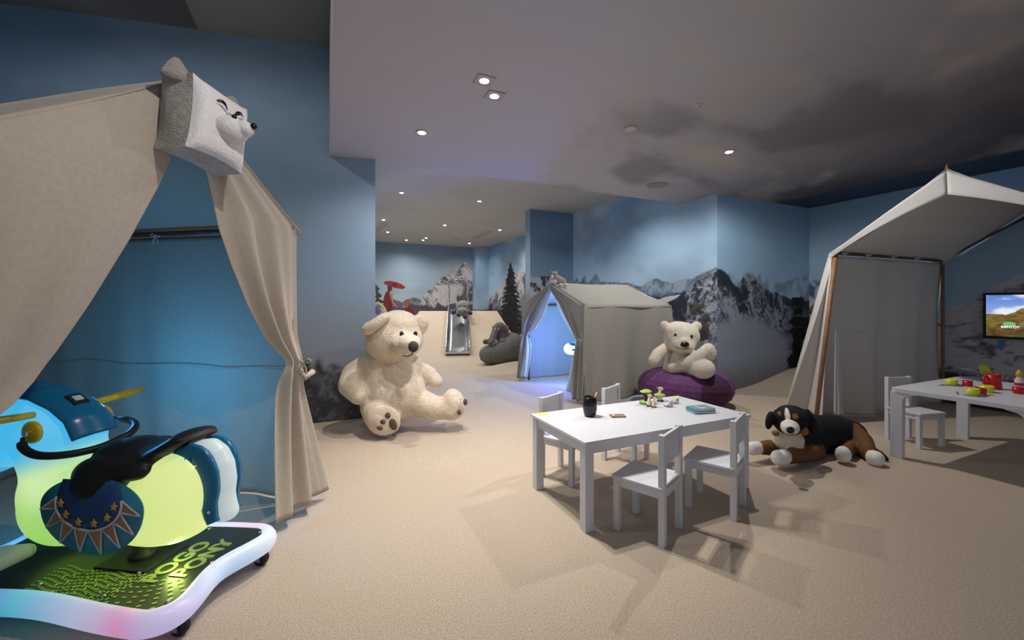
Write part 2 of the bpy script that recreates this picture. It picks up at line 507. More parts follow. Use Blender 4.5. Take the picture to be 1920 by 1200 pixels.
W3 = Wall((5.02, 4.05), (7.15, 4.05))
l3 = W3.line([(1345, 504), (1356, 506), (1366, 516), (1374, 532), (1381, 538), (1390, 524), (1398, 512), (1405, 509), (1413, 513), (1420, 526), (1430, 538),
              (1445, 546), (1460, 550), (1480, 560), (1500, 566), (1518, 562)])
l3far = W3.line([(1345, 510), (1415, 520), (1430, 508), (1445, 520), (1462, 530), (1480, 524), (1518, 510)])
fog3 = W3.line([(1345, 600), (1380, 590), (1420, 596), (1455, 612), (1480, 628), (1518, 650)])
grass3 = W3.uv(1400, 690)[1]
def blk(W, cx, cy, ww, hh): return W.poly([(cx - ww, cy - hh * .3), (cx - ww * .6, cy - hh), (cx + ww * .7, cy - hh * .9), (cx + ww, cy + hh * .1), (cx + ww * .6, cy + hh), (cx - ww * .7, cy + hh * .8)])
tot3 = [blk(W3, 1496, 566, 14, 9), blk(W3, 1497, 583, 10, 8), blk(W3, 1501, 605, 22, 10), blk(W3, 1498, 626, 17, 12), blk(W3, 1495, 651, 12, 18), blk(W3, 1497, 684, 20, 22)]
def paint_w3(S, Z):
    c = sky(S, Z, 71, 2.9, 1.5, 0.6)
    c = mixc(c, np.array(lin(150, 190, 222)), 0.7 * np.ones_like(S))
    zf = ridge(l3far, S, 73, 0.03, 10); m = sstep(0.02, -0.05, Z - zf)
    c = mixc(c, np.array(lin(126, 138, 152)), 0.8 * m * sstep(0.4, 0.7, fbm(S * 6, Z * 6, 4, 5)))
    zr = ridge(l3, S, 75, 0.03, 12); m = sstep(0.01, -0.02, Z - zr)
    rk = rock(S, Z, 77, 5.0, np.array(lin(44, 52, 66)), np.array(lin(150, 160, 178)), 0.68, 0.98)
    c = c * (1 - m[..., None]) + rk * m[..., None]
    zg = np.interp(S, fog3[:, 0], fog3[:, 1]) + 0.12 * (fbm(S * 3, Z * 3, 4, 79) - 0.5)
    mg = sstep(0.10, -0.16, Z - zg)
    c = mixc(c, C_MIST, 0.96 * mg)
    low = sstep(grass3 + 0.2, grass3 - 0.25, Z)
    gr = np.array(lin(112, 112, 114)) * (0.75 + 0.5 * fbm(S * 30, Z * 4, 3, 81))[..., None]
    c = c * (1 - 0.8 * low[..., None]) + gr * 0.8 * low[..., None]
    n = fbm(S * 16, Z * 22, 3, 83)
    c = mixc(c, np.array(lin(66, 70, 78)), 0.75 * sstep(1.45, 1.75, S + 0.3 * (n - 0.5)) * sstep(grass3 + 1.1, grass3 + 0.8, Z))
    for p in tot3:
        k = inpoly(p, S + 0.10 * (n - 0.5), Z + 0.07 * (fbm(S * 14 + 3, Z * 18, 3, 84) - 0.5)); c[k] = np.array(lin(26, 27, 30))[None] * (0.5 + n[k][:, None])
    return c
W3.build('wall_back_alcove', 0.0, 2.8, 0.0125, paint_w3, 'mural wall of the alcove, twin dark peaks above a bank of mist')

W4 = Wall((7.15, 4.05), (7.15, -1.2))
l4 = W4.line([(1519, 560), (1560, 570), (1640, 600), (1760, 592), (1790, 572), (1815, 568), (1850, 545), (1880, 530), (1920, 512)])
boot = [W4.poly(p) for p in ([(1868, 638), (1888, 638), (1884, 650), (1880, 658), (1872, 656)],)]
def paint_w4(S, Z):
    c = sky(S, Z, 91, 2.9, 1.2, 0.35)
    c = mixc(c, np.array(lin(146, 184, 214)), 0.6 * np.ones_like(S))
    zr = np.where(S > l4[-1, 0], l4[-1, 1] + (S - l4[-1, 0]) * 0.1, ridge(l4, S, 93, 0.02, 8)); m = sstep(0.01, -0.02, Z - zr)
    n = ridged(S * 2.2 + Z * 1.2, Z * 6.0 - S * 1.5, 6, 95)
    n2 = fbm(S * 14 + 2, Z * 26, 4, 97)
    dk = np.clip(sstep(0.70, 0.92, n) * 0.8 + sstep(0.58, 0.74, n2) * 0.7 * sstep(0.35, 0.6, fbm(S * 2, Z * 4, 3, 98)), 0, 1)
    sn = np.array(lin(196, 198, 208)) * (1 - dk[..., None]) + np.array(lin(66, 72, 86)) * dk[..., None]
    c = c * (1 - m[..., None]) + sn * m[..., None]
    for p in boot:
        k = inpoly(p, S, Z); c[k] = lin(84, 150, 190)
    base = sstep(0.46, 0.36, Z + 0.06 * (n2 - 0.5))
    c = mixc(c, np.array(lin(58, 56, 58)), base)
    tree = sstep(0.62, 0.52, fbm(S * 7, Z * 7, 4, 99) + 0.3 * (Z - 1.0)) * sstep(1.0, 0.7, S) * sstep(1.75, 1.5, Z)
    return mixc(c, np.array(lin(44, 46, 50)), 0.8 * tree)
W4.build('wall_right_side', 0.0, 2.8, 0.0125, paint_w4, 'mural wall behind the screen, snow field streaked with dark rock')

# -- fin wall left of the small tent's ridge, and the rooms behind
W5 = Wall((3.95, 7.71), (5.02, 7.71))
l5 = W5.line([(994, 520), (1010, 515), (1025, 518), (1040, 512), (1055, 530), (1076, 532)])
def paint_w5(S, Z):
    c = sky(S, Z, 101, 3.2, 1.3, 0.3); c = mixc(c, np.array(lin(84, 120, 150)), 0.5 * np.ones_like(S))
    zr = ridge(l5, S, 103, 0.06, 8); m = sstep(0.01, -0.03, Z - zr)
    n = fbm(S * 9, Z * 9, 5, 105); k = sstep(0.45, 0.6, n)
    sn = np.array(lin(190, 196, 206)) * (1 - k[..., None]) + np.array(lin(70, 74, 84)) * k[..., None]
    return c * (1 - m[..., None]) + sn * m[..., None]
W5.build('wall_fin', 0.0, 3.25, 0.0125, paint_w5, 'narrow mural wall beside the small tent, speckled snow slope')
W5b = Wall((3.95, 7.94), (3.95, 7.71))
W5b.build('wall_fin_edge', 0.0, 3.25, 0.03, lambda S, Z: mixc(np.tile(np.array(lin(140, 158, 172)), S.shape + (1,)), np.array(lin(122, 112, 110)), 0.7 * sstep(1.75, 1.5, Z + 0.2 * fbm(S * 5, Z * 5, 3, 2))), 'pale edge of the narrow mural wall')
W5c = Wall((5.25, 7.94), (3.95, 7.94))
W5c.build('wall_fin_back', 0.0, 3.25, 0.1, lambda S, Z: np.tile(np.array(lin(130, 150, 168)), S.shape + (1,)), 'rear face of the narrow mural wall')

W6 = Wall((5.25, 7.9), (5.25, 13.83))
l6 = W6.line([(917, 562), (930, 545), (940, 530), (950, 520), (965, 515), (975, 506), (990, 512)])
tx, tz = W6.uv(957, 492); tbx, tbz = W6.uv(957, 640); twid = abs(W6.uv(975, 560)[0] - tx)
def paint_w6(S, Z):
    c = sky(S, Z, 111, 3.2, 1.6, 0.5)
    zr = ridge(l6, S, 113, 0.08, 5); m = sstep(0.02, -0.05, Z - zr)
    rk = rock(S, Z, 115, 2.5, np.array(lin(92, 88, 92)), np.array(lin(206, 204, 208)), 0.45, 0.8)
    c = c * (1 - m[..., None]) + rk * m[..., None]
    t = np.clip((tz - Z) / (tz - 0.55), 0, 1)
    edge = twid * 1.25 * t ** 0.7 * (0.25 + 0.55 * np.abs(np.mod(Z * 7.0, 1.0) - 1.0) + 0.75 * fbm(S * 7, Z * 9, 4, 117))
    k = (np.abs(S - tx) < edge) & (Z < tz)
    low = sstep(1.35, 1.0, Z + 0.5 * (fbm(S * 3, Z * 3, 4, 119) - 0.5))
    c = mixc(c, np.array(lin(60, 54, 54)), 0.9 * low)
    c[k] = np.array(lin(40, 38, 40))[None] * (0.5 + 2.2 * fbm(S * 9, Z * 9, 3, 121)[k][:, None] ** 2)
    return c
W6.build('wall_back_right', 0.0, 3.25, 0.02, paint_w6, 'far side mural wall with a tall dark conifer before pale crags')

W7 = Wall((0.5, 13.83), (5.25, 13.83))
l7 = W7.line([(704, 562), (735, 558), (752, 566), (775, 556), (790, 560), (800, 547), (812, 536), (822, 524), (832, 518), (842, 516), (852, 514), (860, 503), (866, 494), (872, 490), (880, 496), (890, 503), (916, 506)])
d7 = W7.line([(704, 590), (745, 572), (760, 575), (772, 568), (788, 574), (800, 572), (815, 578), (822, 566), (835, 574), (850, 568), (865, 574), (880, 570), (895, 576), (916, 574)])
umb = W7.poly([(719, 530), (722, 527.5), (730, 526.6), (742, 528.5), (753, 533), (759, 537), (760, 540), (756, 542), (745, 541), (733, 538), (723, 534)])
umb2 = W7.poly([(735, 531), (745, 534), (740, 539), (736, 536)])
robe = W7.poly([(724, 547), (730, 545), (735, 553), (737, 566), (736, 580), (738, 600), (722, 600), (718, 575), (720, 556)])
arm_ = W7.poly([(729, 546), (733, 549), (738, 565), (746, 575), (744, 577), (735, 568)])
head_ = W7.poly([(726, 537), (731, 535), (735, 538), (735, 544), (731, 548), (727, 545)])
stick_ = W7.poly([(738, 539), (739, 539), (736.6, 556), (735.6, 556)])
kid = W7.poly([(760, 578), (768, 575), (776, 583), (780, 600), (756, 600)])
kidh = W7.poly([(759, 563), (766, 560), (768, 570), (764, 577), (758, 575)])
pine = W7.poly([(704, 530), (712, 543), (708, 545), (717, 556), (711, 558), (720, 568), (704, 570)])
def paint_w7(S, Z):
    c = mixc(sky(S, Z, 131, 3.2, 1.4, 0.6), np.array(lin(146, 156, 166)), 0.55 * np.ones_like(S))
    c = mixc(c, np.array(lin(206, 216, 222)), 0.6 * sstep(2.2, 1.3, Z) * sstep(0.4, 0.7, fbm(S * 0.6, Z * 2.5, 4, 133)))
    zr = ridge(l7, S, 135, 0.05, 4); m = sstep(0.01, -0.05, Z - zr)
    rk = rock(S, Z, 137, 2.2, np.array(lin(96, 94, 104)), np.array(lin(206, 202, 202)), 0.62, 0.86)
    c = c * (1 - m[..., None]) + rk * m[..., None]
    zd = ridge(d7, S, 139, 0.10, 7); m = sstep(0.01, -0.04, Z - zd)
    dk = np.array(lin(92, 86, 96)) * (0.5 + fbm(S * 7, Z * 7, 4, 141))[..., None]
    c = c * (1 - m[..., None]) + dk * m[..., None]
    n = fbm(S * 9, Z * 12, 3, 143)
    k = inpoly(pine, S + 0.1 * (n - .5), Z); c[k] = np.array(lin(74, 74, 74))[None] * (0.5 + n[k][:, None])
    for p, col, v in ((kid, lin(126, 46, 50), .5), (kidh, lin(150, 100, 84), .4), (umb, lin(146, 54, 56), .15), (umb2, lin(110, 40, 42), .2), (robe, lin(118, 48, 58), .6), (arm_, lin(176, 128, 112), .3), (head_, lin(86, 66, 60), .4), (stick_, lin(150, 150, 150), 0)):
        k = inpoly(p, S, Z); c[k] = np.array(col)[None] * (1 - v / 2 + v * n[k][:, None])
    return c
W7.build('wall_back', 0.0, 3.25, 0.0125, paint_w7, 'far mural wall with snowy peaks, robed figures and a red parasol')
Wpl = [Wall((4.80, 13.83), (4.80, 13.42)), Wall((4.80, 13.42), (5.25, 13.42))]
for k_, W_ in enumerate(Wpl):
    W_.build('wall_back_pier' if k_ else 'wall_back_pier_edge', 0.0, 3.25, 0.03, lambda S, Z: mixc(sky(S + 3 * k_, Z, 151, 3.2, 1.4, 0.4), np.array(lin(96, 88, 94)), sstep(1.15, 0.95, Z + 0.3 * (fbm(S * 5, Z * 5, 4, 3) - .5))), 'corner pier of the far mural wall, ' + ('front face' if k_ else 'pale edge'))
W8 = Wall((0.503, 13.83), (0.503, 4.622))
W8.build('wall_back_left', 0.0, 3.3, 0.1, lambda S, Z: sky(S, Z, 161, 3.2, 1.0, 0.5), 'side mural wall of the far room')

# -- ceilings
def ceil_paint(X, Y):
    n = fbm(X * 0.8 + Y * 0.35, Y * 1.5 - X * 0.7, 5, 171); n2 = fbm(X * 0.45 + 7, Y * 0.5, 4, 173)
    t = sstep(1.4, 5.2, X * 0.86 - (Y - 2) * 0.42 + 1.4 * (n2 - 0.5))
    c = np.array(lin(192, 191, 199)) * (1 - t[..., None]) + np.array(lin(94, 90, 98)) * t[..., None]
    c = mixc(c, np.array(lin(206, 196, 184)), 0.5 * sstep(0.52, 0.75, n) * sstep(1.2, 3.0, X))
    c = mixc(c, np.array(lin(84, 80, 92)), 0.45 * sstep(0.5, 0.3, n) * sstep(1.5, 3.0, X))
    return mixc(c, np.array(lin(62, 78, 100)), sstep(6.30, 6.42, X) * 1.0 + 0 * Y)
def flat_grid(name, x0, x1, y0, y1, z, ds, paint, m):
    nu = int((x1 - x0) / ds); nv = int((y1 - y0) / ds)
    X, Y = np.meshgrid(np.linspace(x0, x1, nu + 1), np.linspace(y0, y1, nv + 1))
    c = np.clip(paint(X, Y), 0, 1)
    i = (np.arange(nv)[:, None] * (nu + 1) + np.arange(nu)[None, :]).ravel()
    me = bpy.data.meshes.new(name)
    me.from_pydata(np.c_[X.ravel(), Y.ravel(), np.full(X.size, z)].tolist(), [], np.c_[i, i + nu + 1, i + nu + 2, i + 1].tolist())
    ca = me.color_attributes.new('tint', 'FLOAT_COLOR', 'POINT')
    ca.data.foreach_set('color', np.c_[c.reshape(-1, 3), np.ones(X.size)].astype(np.float32).ravel()); me.update()
    return struct(link_mesh(name, me, m, None, False))
flat_grid('ceiling', 0.05, 7.15, -2.6, 4.70, 2.80, 0.04, ceil_paint, M_CEIL)['label'] = 'lower ceiling printed with grey evening clouds'
mb = MB().box((-0.0 + 3.6, 1.05, 3.40), (7.1, 7.3, 1.19))
struct(part('ceiling_slab', mb, M_CEILBACK), 'edge of the lowered ceiling slab')
mb = MB().box((2.87, 9.3, 3.30), (4.75, 9.2, 0.1)); struct(part('ceiling_back', mb, M_CEILBACK), 'pale grey ceiling of the far room')
def upper_paint(X, Y):
    n = fbm(X * 0.9, Y * 1.4, 5, 181)
    return mixc(np.tile(np.array(lin(104, 108, 112)), X.shape + (1,)), np.array(lin(140, 140, 142)), 0.8 * sstep(0.45, 0.75, n))
flat_grid('ceiling_upper', -4.5, 0.05, -2.6, 5.7, 3.95, 0.08, upper_paint, M_CEIL)['label'] = 'high ceiling above the left tent'
pp = [tuple(atz(*p, 3.945)[:2]) for p in ((372, 56), (348, 0), (335, -60), (640, -60), (640, 90))]
struct(part('ceiling_panel', MB().prism(pp, 3.935, 3.949), M_CEILPANEL), 'plain grey panel on the high ceiling')

# ------------------------------------------------------------------ recessed lights and ceiling fittings
M_LENS = mat('lamp_lens', (1, 1, 1), 0.4, emit=((1.0, 0.93, 0.84), 26.0))
M_TRIM = mat('lamp_trim', lin(170, 166, 162), 0.4, noise=(9, 0.04))
M_GRILLE = mat('vent_grille', lin(206, 180, 150), 0.6, noise=(20, 0.06))
M_DISC = mat('ceiling_disc', lin(200, 192, 188), 0.6, noise=(9, 0.04))
def downlight(x, y, z, label, power=1.0, r=0.032, square=False, tilt=(0, 0), angle=164, blend=1.0, aim=None, group='recessed ceiling spotlights'):
    t = thing('recessed_spotlight', label, 'ceiling light', (x, y, z), 0, group)
    if square: part('trim_plate', MB().box((0, 0, -0.004), (0.13, 0.13, 0.008), bevel=0.002), M_TRIM, t, False)
    else: part('trim_ring', MB().lathe([(r + 0.004, -0.001), (r + 0.004, -0.007), (r + 0.022, -0.006), (r + 0.024, -0.0005)], n=24), M_TRIM, t, False, True)
    part('lens', MB().lathe([(r, -0.0045), (r, -0.009), (r * 0.7, -0.011)], n=20), M_LENS, t, False)
    ld = bpy.data.lights.new('spot', 'SPOT'); ld.energy = SPOT_W * power; ld.color = SPOT_COL
    ld.spot_size = math.radians(angle); ld.spot_blend = blend; ld.shadow_soft_size = 0.03
    lo = bpy.data.objects.new('spot_bulb', ld); COL.objects.link(lo); lo.parent = t; lo.location = (0, 0, -0.03)
    lo.rotation_euler = (math.radians(tilt[0]), math.radians(tilt[1]), 0)
    if aim is not None: lo.rotation_euler = (Vector(aim) - Vector((x, y, z - 0.03))).to_track_quat('-Z', 'Y').to_euler()
    return t
def dl(px, py, z, label, **k):
    p = atz(px, py, z); return downlight(p[0], p[1], z, label, **k)
dl(908, 150, 2.8, 'square-plated ceiling spotlight, nearer one of the pair above the white table', square=True, power=2.75, angle=92)
dl(927, 179, 2.8, 'square-plated ceiling spotlight, farther one of the pair above the white table', square=True, power=2.75, angle=92)
dl(791, 248, 2.8, 'round ceiling spotlight above the big cream bear', power=1.7)
dl(1367, 284, 2.8, 'round ceiling spotlight above the purple bean bag', power=2.5, angle=178, blend=0.3)
BK = dict(power=2.05, angle=150)
dl(753, 361, 3.25, 'round spotlight nearest the doorway on the left of the far ceiling', **BK)
dl(899, 377, 3.25, 'round spotlight in the far room, nearest the small tent', **BK)
dl(719, 412, 3.25, 'round spotlight beside the left far-room vent', **BK)
dl(834, 422, 3.25, 'round spotlight in the middle of the far ceiling', **BK)
dl(937, 431, 3.25, 'round spotlight right of the long far-room vent', **BK)
dl(727, 435, 3.25, 'round spotlight just behind the left far-room vent', **BK)
dl(762, 450, 3.25, 'round spotlight washing the far mural, leftmost of its row', power=0.9, angle=150)
dl(793, 450, 3.25, 'round spotlight washing the far mural, second of its row', power=0.9, angle=150)
dl(799, 446, 3.25, 'round spotlight just before the second of the mural row', power=0.5, angle=150)
dl(880, 456, 3.25, 'round spotlight above the slide at the far mural', power=0.9, angle=150)
downlight(4.05, 5.15, 3.25, 'unseen round spotlight assumed above the small tent, up behind the lowered ceiling', power=1.95, angle=128)  # unseen fitting, assumed from the bright tent roof and wall
# unseen spotlights added to brighten the left tent flap and the upper left wall
downlight(0.28, 1.15, 2.8, 'unseen added ceiling spotlight above the pony ride, turned towards the left tent', power=1.05, angle=120, aim=(-0.75, 1.9, 1.3))

downlight(-1.6, 3.0, 3.95, 'unseen added spotlight in the high ceiling above the left tent', power=0.8, angle=176, blend=0.3)
p = atz(1182, 240, 2.8); single('ceiling_speaker_disc', MB().lathe([(0.055, 0), (0.055, -0.012), (0.045, -0.016)], tuple(p)), M_DISC, 'pale round detector disc in the middle of the lower ceiling', 'detector', True)
p = atz(1311, 196, 2.8)
t = thing('sprinkler', 'small round sprinkler head on the lower ceiling', 'sprinkler', tuple(p))
part('rose', MB().lathe([(0.026, 0), (0.026, -0.006), (0.018, -0.010)], n=20), M_DISC, t, False, True)
part('plug', MB().lathe([(0.008, -0.009), (0.008, -0.022), (0.004, -0.026)], n=12), M_STEEL, t, False, True)
p = atz(1233, 347, 2.8); single('ceiling_speaker', MB().lathe([(0.135, 0), (0.135, -0.006), (0.125, -0.009)], tuple(p), n=40), mat('speaker_cover', lin(150, 142, 138), 0.7, noise=(60, 0.06)), 'large flat round speaker cover on the lower ceiling', 'speaker', False)
def vent(pts, label):
    c = [atz(*q, 3.25) for q in pts]; c0 = (c[0] + c[1]) / 2
    d = c[1] - c[0]; L_ = float(np.linalg.norm(d[:2])); a = math.atan2(d[1], d[0])
    t = thing('ceiling_vent', label, 'vent', tuple(c0), a, 'slot vents in the far ceiling')
    f = MB()
    for s in (-1, 1):
        f.box((0, s * 0.07, -0.006), (L_, 0.02, 0.012)); f.box((s * L_ / 2, 0, -0.006), (0.02, 0.16, 0.012))
    part('frame', f, M_GRILLE, t, False)
    for s in (-0.036, 0.0, 0.036): part('slat', MB().box((0, s, -0.004), (L_ - 0.02, 0.018, 0.007)), M_GRILLE, t, False)
vent([(708, 433), (722, 418)], 'slot vent at the left edge of the far ceiling')
vent([(890, 446), (920, 433)], 'long slot vent on the right of the far ceiling')
vent([(848, 448), (864, 448)], 'short slot vent deep in the far ceiling')

# ------------------------------------------------------------------ carpeted hill with the slide
HB = np.array([2.80, 9.11]); HD = np.array([0.30, 0.954]); HL = np.array([0.954, -0.30])
def hp(s, l): return HB + HD * s + HL * l
def hill_z(s):
    t = min(max((s + 0.55) / 2.85, 0), 1)
    return 1.05 * (0.22 * t + 0.78 * t * t * (1.6 - 0.6 * t))
def hill_fn(u, v):
    s = -0.6 + 3.0 * v
    l0 = -1.55 + 0.20 * (s - 0) * (1 if s > 0 else 0.3); l1 = 1.66 - 0.24 * s
    l = l0 + (l1 - l0) * u
    p = hp(s, l); return (p[0], p[1], max(hill_z(s), 0) + fh(p[0], p[1]) * (1 - v) - (0.02 if v == 0 else 0))
mb = MB(); NU, NV = 24, 40
mb.grid(hill_fn, NU, NV)
top = len(mb.v)
mb.v.extend([(x, y, -0.02) for (x, y, z) in mb.v[:top]])
rim = [i for i in range(NU + 1)] + [(j * (NU + 1) + NU) for j in range(1, NV + 1)] + [NV * (NU + 1) + i for i in range(NU - 1, -1, -1)] + [j * (NU + 1) for j in range(NV - 1, 0, -1)]
for a, b in zip(rim, rim[1:] + rim[:1]): mb.f.append((a, b, b + top, a + top))
mb.f.append(tuple(i + top for i in rim))
single('carpeted_hill', mb, M_CARPET, 'sandy carpeted hill that carries the steel slide', 'ramp', angle=40)

t = thing('slide', 'stainless steel slide with a tall grab frame on the carpeted hill', 'slide', (HB[0], HB[1], 0.0), math.atan2(HD[1], HD[0]))
SW = 0.27
def sl(s): return (s, hill_z(s - 0.02) + 0.055)
prof = [sl(s) for s in np.linspace(-0.02, 2.32, 30)]
prof[0] = (-0.06, prof[1][1] - 0.015)
ch = MB(); ch.grid(lambda u, v: (prof[int(round(v * 29))][0], -SW + 2 * SW * u, prof[int(round(v * 29))][1]), 4, 29)
part('chute', ch, M_STEEL, t, False, True, solid=0.006)
for sgn in (-1, 1):
    sb = MB(); sb.grid(lambda u, v: (prof[int(round(v * 29))][0], sgn * SW, prof[int(round(v * 29))][1] - 0.06 + 0.18 * u), 1, 29)
    sp_ = part('side_wall', sb, M_STEEL, t, False, True, solid=0.008)
    part('side_rail', MB().tube([(x, sgn * (SW + 0.004), z + 0.125) for x, z in prof], 0.02, 10), M_CHROME, sp_, False, True)
part('front_lip', MB().tube([(-0.07, -SW - 0.01, prof[0][1] + 0.04), (-0.075, -SW, prof[0][1]), (-0.075, SW, prof[0][1]), (-0.07, SW + 0.01, prof[0][1] + 0.04)], 0.028, 10), M_CHROME, t, False, True)
zt = prof[-1][1]
part('grab_frame', MB().tube([(2.28, -SW, zt - 0.1), (2.28, -SW, zt + 0.80), (2.28, -SW + 0.04, zt + 0.85), (2.28, SW - 0.04, zt + 0.85), (2.28, SW, zt + 0.80), (2.28, SW, zt - 0.1)], 0.024, 10), M_CHROME, t, False, True)

# ------------------------------------------------------------------ tents
def pole(mbs, a, b, r=0.016): return mbs.tube([a, tuple((np.array(a) + np.array(b)) / 2), b], r, 10)
class Tent:
    def __init__(s, root, org, xd, hw, eave, rdg, length):
        s.t = root; s.o = np.array([*org, 0.0]); s.x = np.array([*xd, 0.0]); s.y = np.array([-xd[1], xd[0], 0.0])
        s.hw, s.eave, s.rdg, s.len = hw, eave, rdg, length
    def P(s, x, y, z): return tuple(s.o + s.x * x + s.y * y + np.array([0, 0, z]))
    def local(s, px, py, off=0.0):
        q = atplane(px, py, s.o + s.x * off, s.x) - s.o; return float(q @ s.y), float(q[2])
    def outer(s, z): return s.hw * min(1.0, (s.rdg - z) / (s.rdg - s.eave)) if z > s.eave else s.hw

def roof(T, side, m, over=0.03, sag=0.03, xo0=-0.03, xo1=0.03, drop=0.0):
    def fn(u, v):
        y = (T.hw + over) * v; z = T.rdg - (T.rdg - T.eave) * v * (1 + over / T.hw) - sag * math.sin(math.pi * v) * (0.55 + 0.45 * math.sin(math.pi * u))
        x = xo0 + (T.len + xo1 - xo0) * u
        if v == 1: z -= drop
        z += 0.006 * math.sin(9 * u + 5 * v)
        return T.P(x, side * y, z + 0.012)
    return part('roof_cloth', MB().grid(fn, 26, 14), m, T.t, True, True, solid=0.004)

def sidewall(T, side, m, name='side_wall', flare=0.05, amp=0.018, nf=7, ztop=None, x0=0.0, x1=None, sag=0.0, seed=1, inset=0.012, corner=0.0, z0=0.0):
    ztop = ztop or T.eave; x1 = T.len if x1 is None else x1
    rr = random.Random(seed); ph = [rr.uniform(0, 6.28) for _ in range(5)]
    def fn(u, v):
        x = x0 + (x1 - x0) * u; z = ztop + (z0 + 0.015 - ztop) * v
        g = 0.25 + 0.75 * v
        dy = amp * g * (math.sin(nf * 2 * u * math.pi + ph[0]) * 0.5 + math.sin(nf * 3.3 * u * math.pi + ph[1] + 1.5 * v) * 0.3 + math.sin(nf * 0.9 * u * math.pi + ph[2] - v) * 0.5)
        dy += flare * v ** 1.4 - sag * math.sin(math.pi * u) * math.sin(math.pi * min(1, v * 1.1)) + corner * (u ** 6 + (1 - u) ** 6) * v
        p = T.P(x + corner * v * ((u ** 4) - ((1 - u) ** 4)), side * (T.hw - inset + dy), z)
        return (p[0], p[1], max(z, fh(p[0], p[1]) + 0.006) if v > 0.9 else z)
    return part(name, MB().grid(fn, 110, 44), m, T.t, True, True, solid=0.004)

def endwall(T, x, m, name, zt=None, amp=0.015, nf=6, seed=3):
    rr = random.Random(seed); ph = [rr.uniform(0, 6.28) for _ in range(4)]
    def fn(u, v):
        y = -T.hw + 2 * T.hw * u
        ztop = T.rdg - (T.rdg - T.eave) * abs(2 * u - 1)
        z = ztop + (0.02 - ztop) * v
        dx = amp * (math.sin(nf * 2 * math.pi * u + ph[0]) * .6 + math.sin(nf * 3.1 * math.pi * u + ph[1] + v) * .4) * (0.3 + v)
        return T.P(x + dx, y, z)
    return part(name, MB().grid(fn, 60, 24), m, T.t, True, True, solid=0.004)

def flap(T, side, edge, ztie, m, name='front_flap', gather=0.10, flare_in=0.30, flare_out=0.06, fwd=0.12, nf=5, amp=0.03, x0=-0.02, zbot=0.02, tie_w=0.05, seed=1, bulge=0.03, out_scale=1.0, ztop=None, hem=0.0):
    """cloth between the gable rafter/pole and an opening edge [(y,z)..] gathered at ztie"""
    E = sorted([(z, abs(y)) for (y, z) in edge]); ez = [q[0] for q in E]; ey = [q[1] for q in E]
    rr = random.Random(seed); ph = rr.uniform(0, 6)
    ztop = ztop or T.rdg
    def inner(z):
        if z >= ez[-1]: return ey[-1] * max(0.0, min(1.0, (ztop - z) / max(1e-6, ztop - ez[-1])))
        if z >= ztie: return float(np.interp(z, ez, ey))
        t = (ztie - z) / (ztie - zbot); yi = float(np.interp(ztie, ez, ey))
        return yi - flare_in * (t ** 0.75)
    def fn(u, v):
        if v < 0.62: z = ztop + (ztie - ztop) * (v / 0.62)
        else: z = ztie + (zbot - ztie) * ((v - 0.62) / 0.38)
        yo = T.outer(z) * out_scale if z > ztie else T.hw * out_scale + flare_out * ((ztie - z) / ztie)
        yi = min(inner(z), yo - 0.004)
        full = T.outer(z) if z > ztie else T.hw
        g = 1 - (yo - yi) / max(full, 0.05)
        g = max(0.0, g)
        y = yi + (yo - yi) * u
        a = amp * (0.15 + g) * (1.0 if z > ztie - 0.05 else 1.35)
        x = x0 + a * math.sin(nf * 2 * math.pi * u + ph + 1.2 * v) * math.sin(math.pi * min(1, 0.12 + u)) + 0.4 * a * math.sin(nf * 4.7 * u + 4 * v + ph)
        x -= bulge * math.sin(math.pi * u) * math.sin(math.pi * min(1.0, v / 0.62)) if z > ztie else 0
        pin = math.exp(-((z - ztie) / 0.10) ** 2)
        x = x * (1 - 0.6 * pin) - 0.05 * pin
        if z < ztie: x -= fwd * ((ztie - z) / ztie) ** 1.1
        p = T.P(x, side * y, z + (hem * u if v == 1 else 0))
        return (p[0], p[1], max(p[2], fh(p[0], p[1]) + 0.006))
    return part(name, MB().grid(fn, 64, 72), m, T.t, True, True, solid=0.004)

def bow(T, c, size, m, name='tie_bow', world=True):
    c = np.array(c); mbb = MB()
    R_, U_ = RGT, UPV
    for sgn in (-1, 1):
        loop = [c, c + R_ * sgn * size * .6 + U_ * size * .45, c + R_ * sgn * size * 1.0 + U_ * size * .25, c + R_ * sgn * size * .7 - U_ * size * .05, c]
        mbb.tube([tuple(q) for q in loop], size * 0.10, 6)
        mbb.tube([tuple(q) for q in (c, c + R_ * sgn * size * .35 - U_ * size * .7, c + R_ * sgn * size * .45 - U_ * size * 1.5)], size * 0.11, 6)
    mbb.ell(tuple(c), size * 0.22, sub=2)
    return part(name, mbb, m, T.t, True, True)

# ---- big tent on the left
LXD = np.array([-0.809, 0.588])
lt = thing('play_tent', 'large beige canvas tent on the left with its flaps tied back', 'tent', (-0.607, 2.32, 0), math.atan2(LXD[1], LXD[0]))
TL = Tent(lt, (-0.607, 2.32), LXD, 0.744, 1.72, 2.25, 2.25)
el = [TL.local(*q) for q in ((322, 280), (290, 350), (235, 450), (160, 570), (100, 655), (50, 715), (0, 760), (-60, 800))]
er = [TL.local(*q) for q in ((372, 296), (388, 360), (405, 430), (430, 500), (460, 570), (495, 635), (525, 680))]
for k_, q_ in enumerate(el): el[k_] = (max(q_[0], 0.01), q_[1])
flap(TL, 1, el, min(q[1] for q in el), M_LINEN, nf=2, amp=0.012, seed=4, bulge=0.06, flare_in=-0.04, flare_out=0.02)
flap(TL, -1, er, min(q[1] for q in er), M_LINEN, nf=3, amp=0.035, seed=2, flare_in=0.22, flare_out=0.10, fwd=0.16, bulge=0.02, zbot=0.06)
roof(TL, 1, M_LINEN, sag=0.05); roof(TL, -1, M_LINEN, sag=0.03)
sidewall(TL, -1, M_LINEN, amp=0.016, nf=5, seed=5, ztop=1.70)
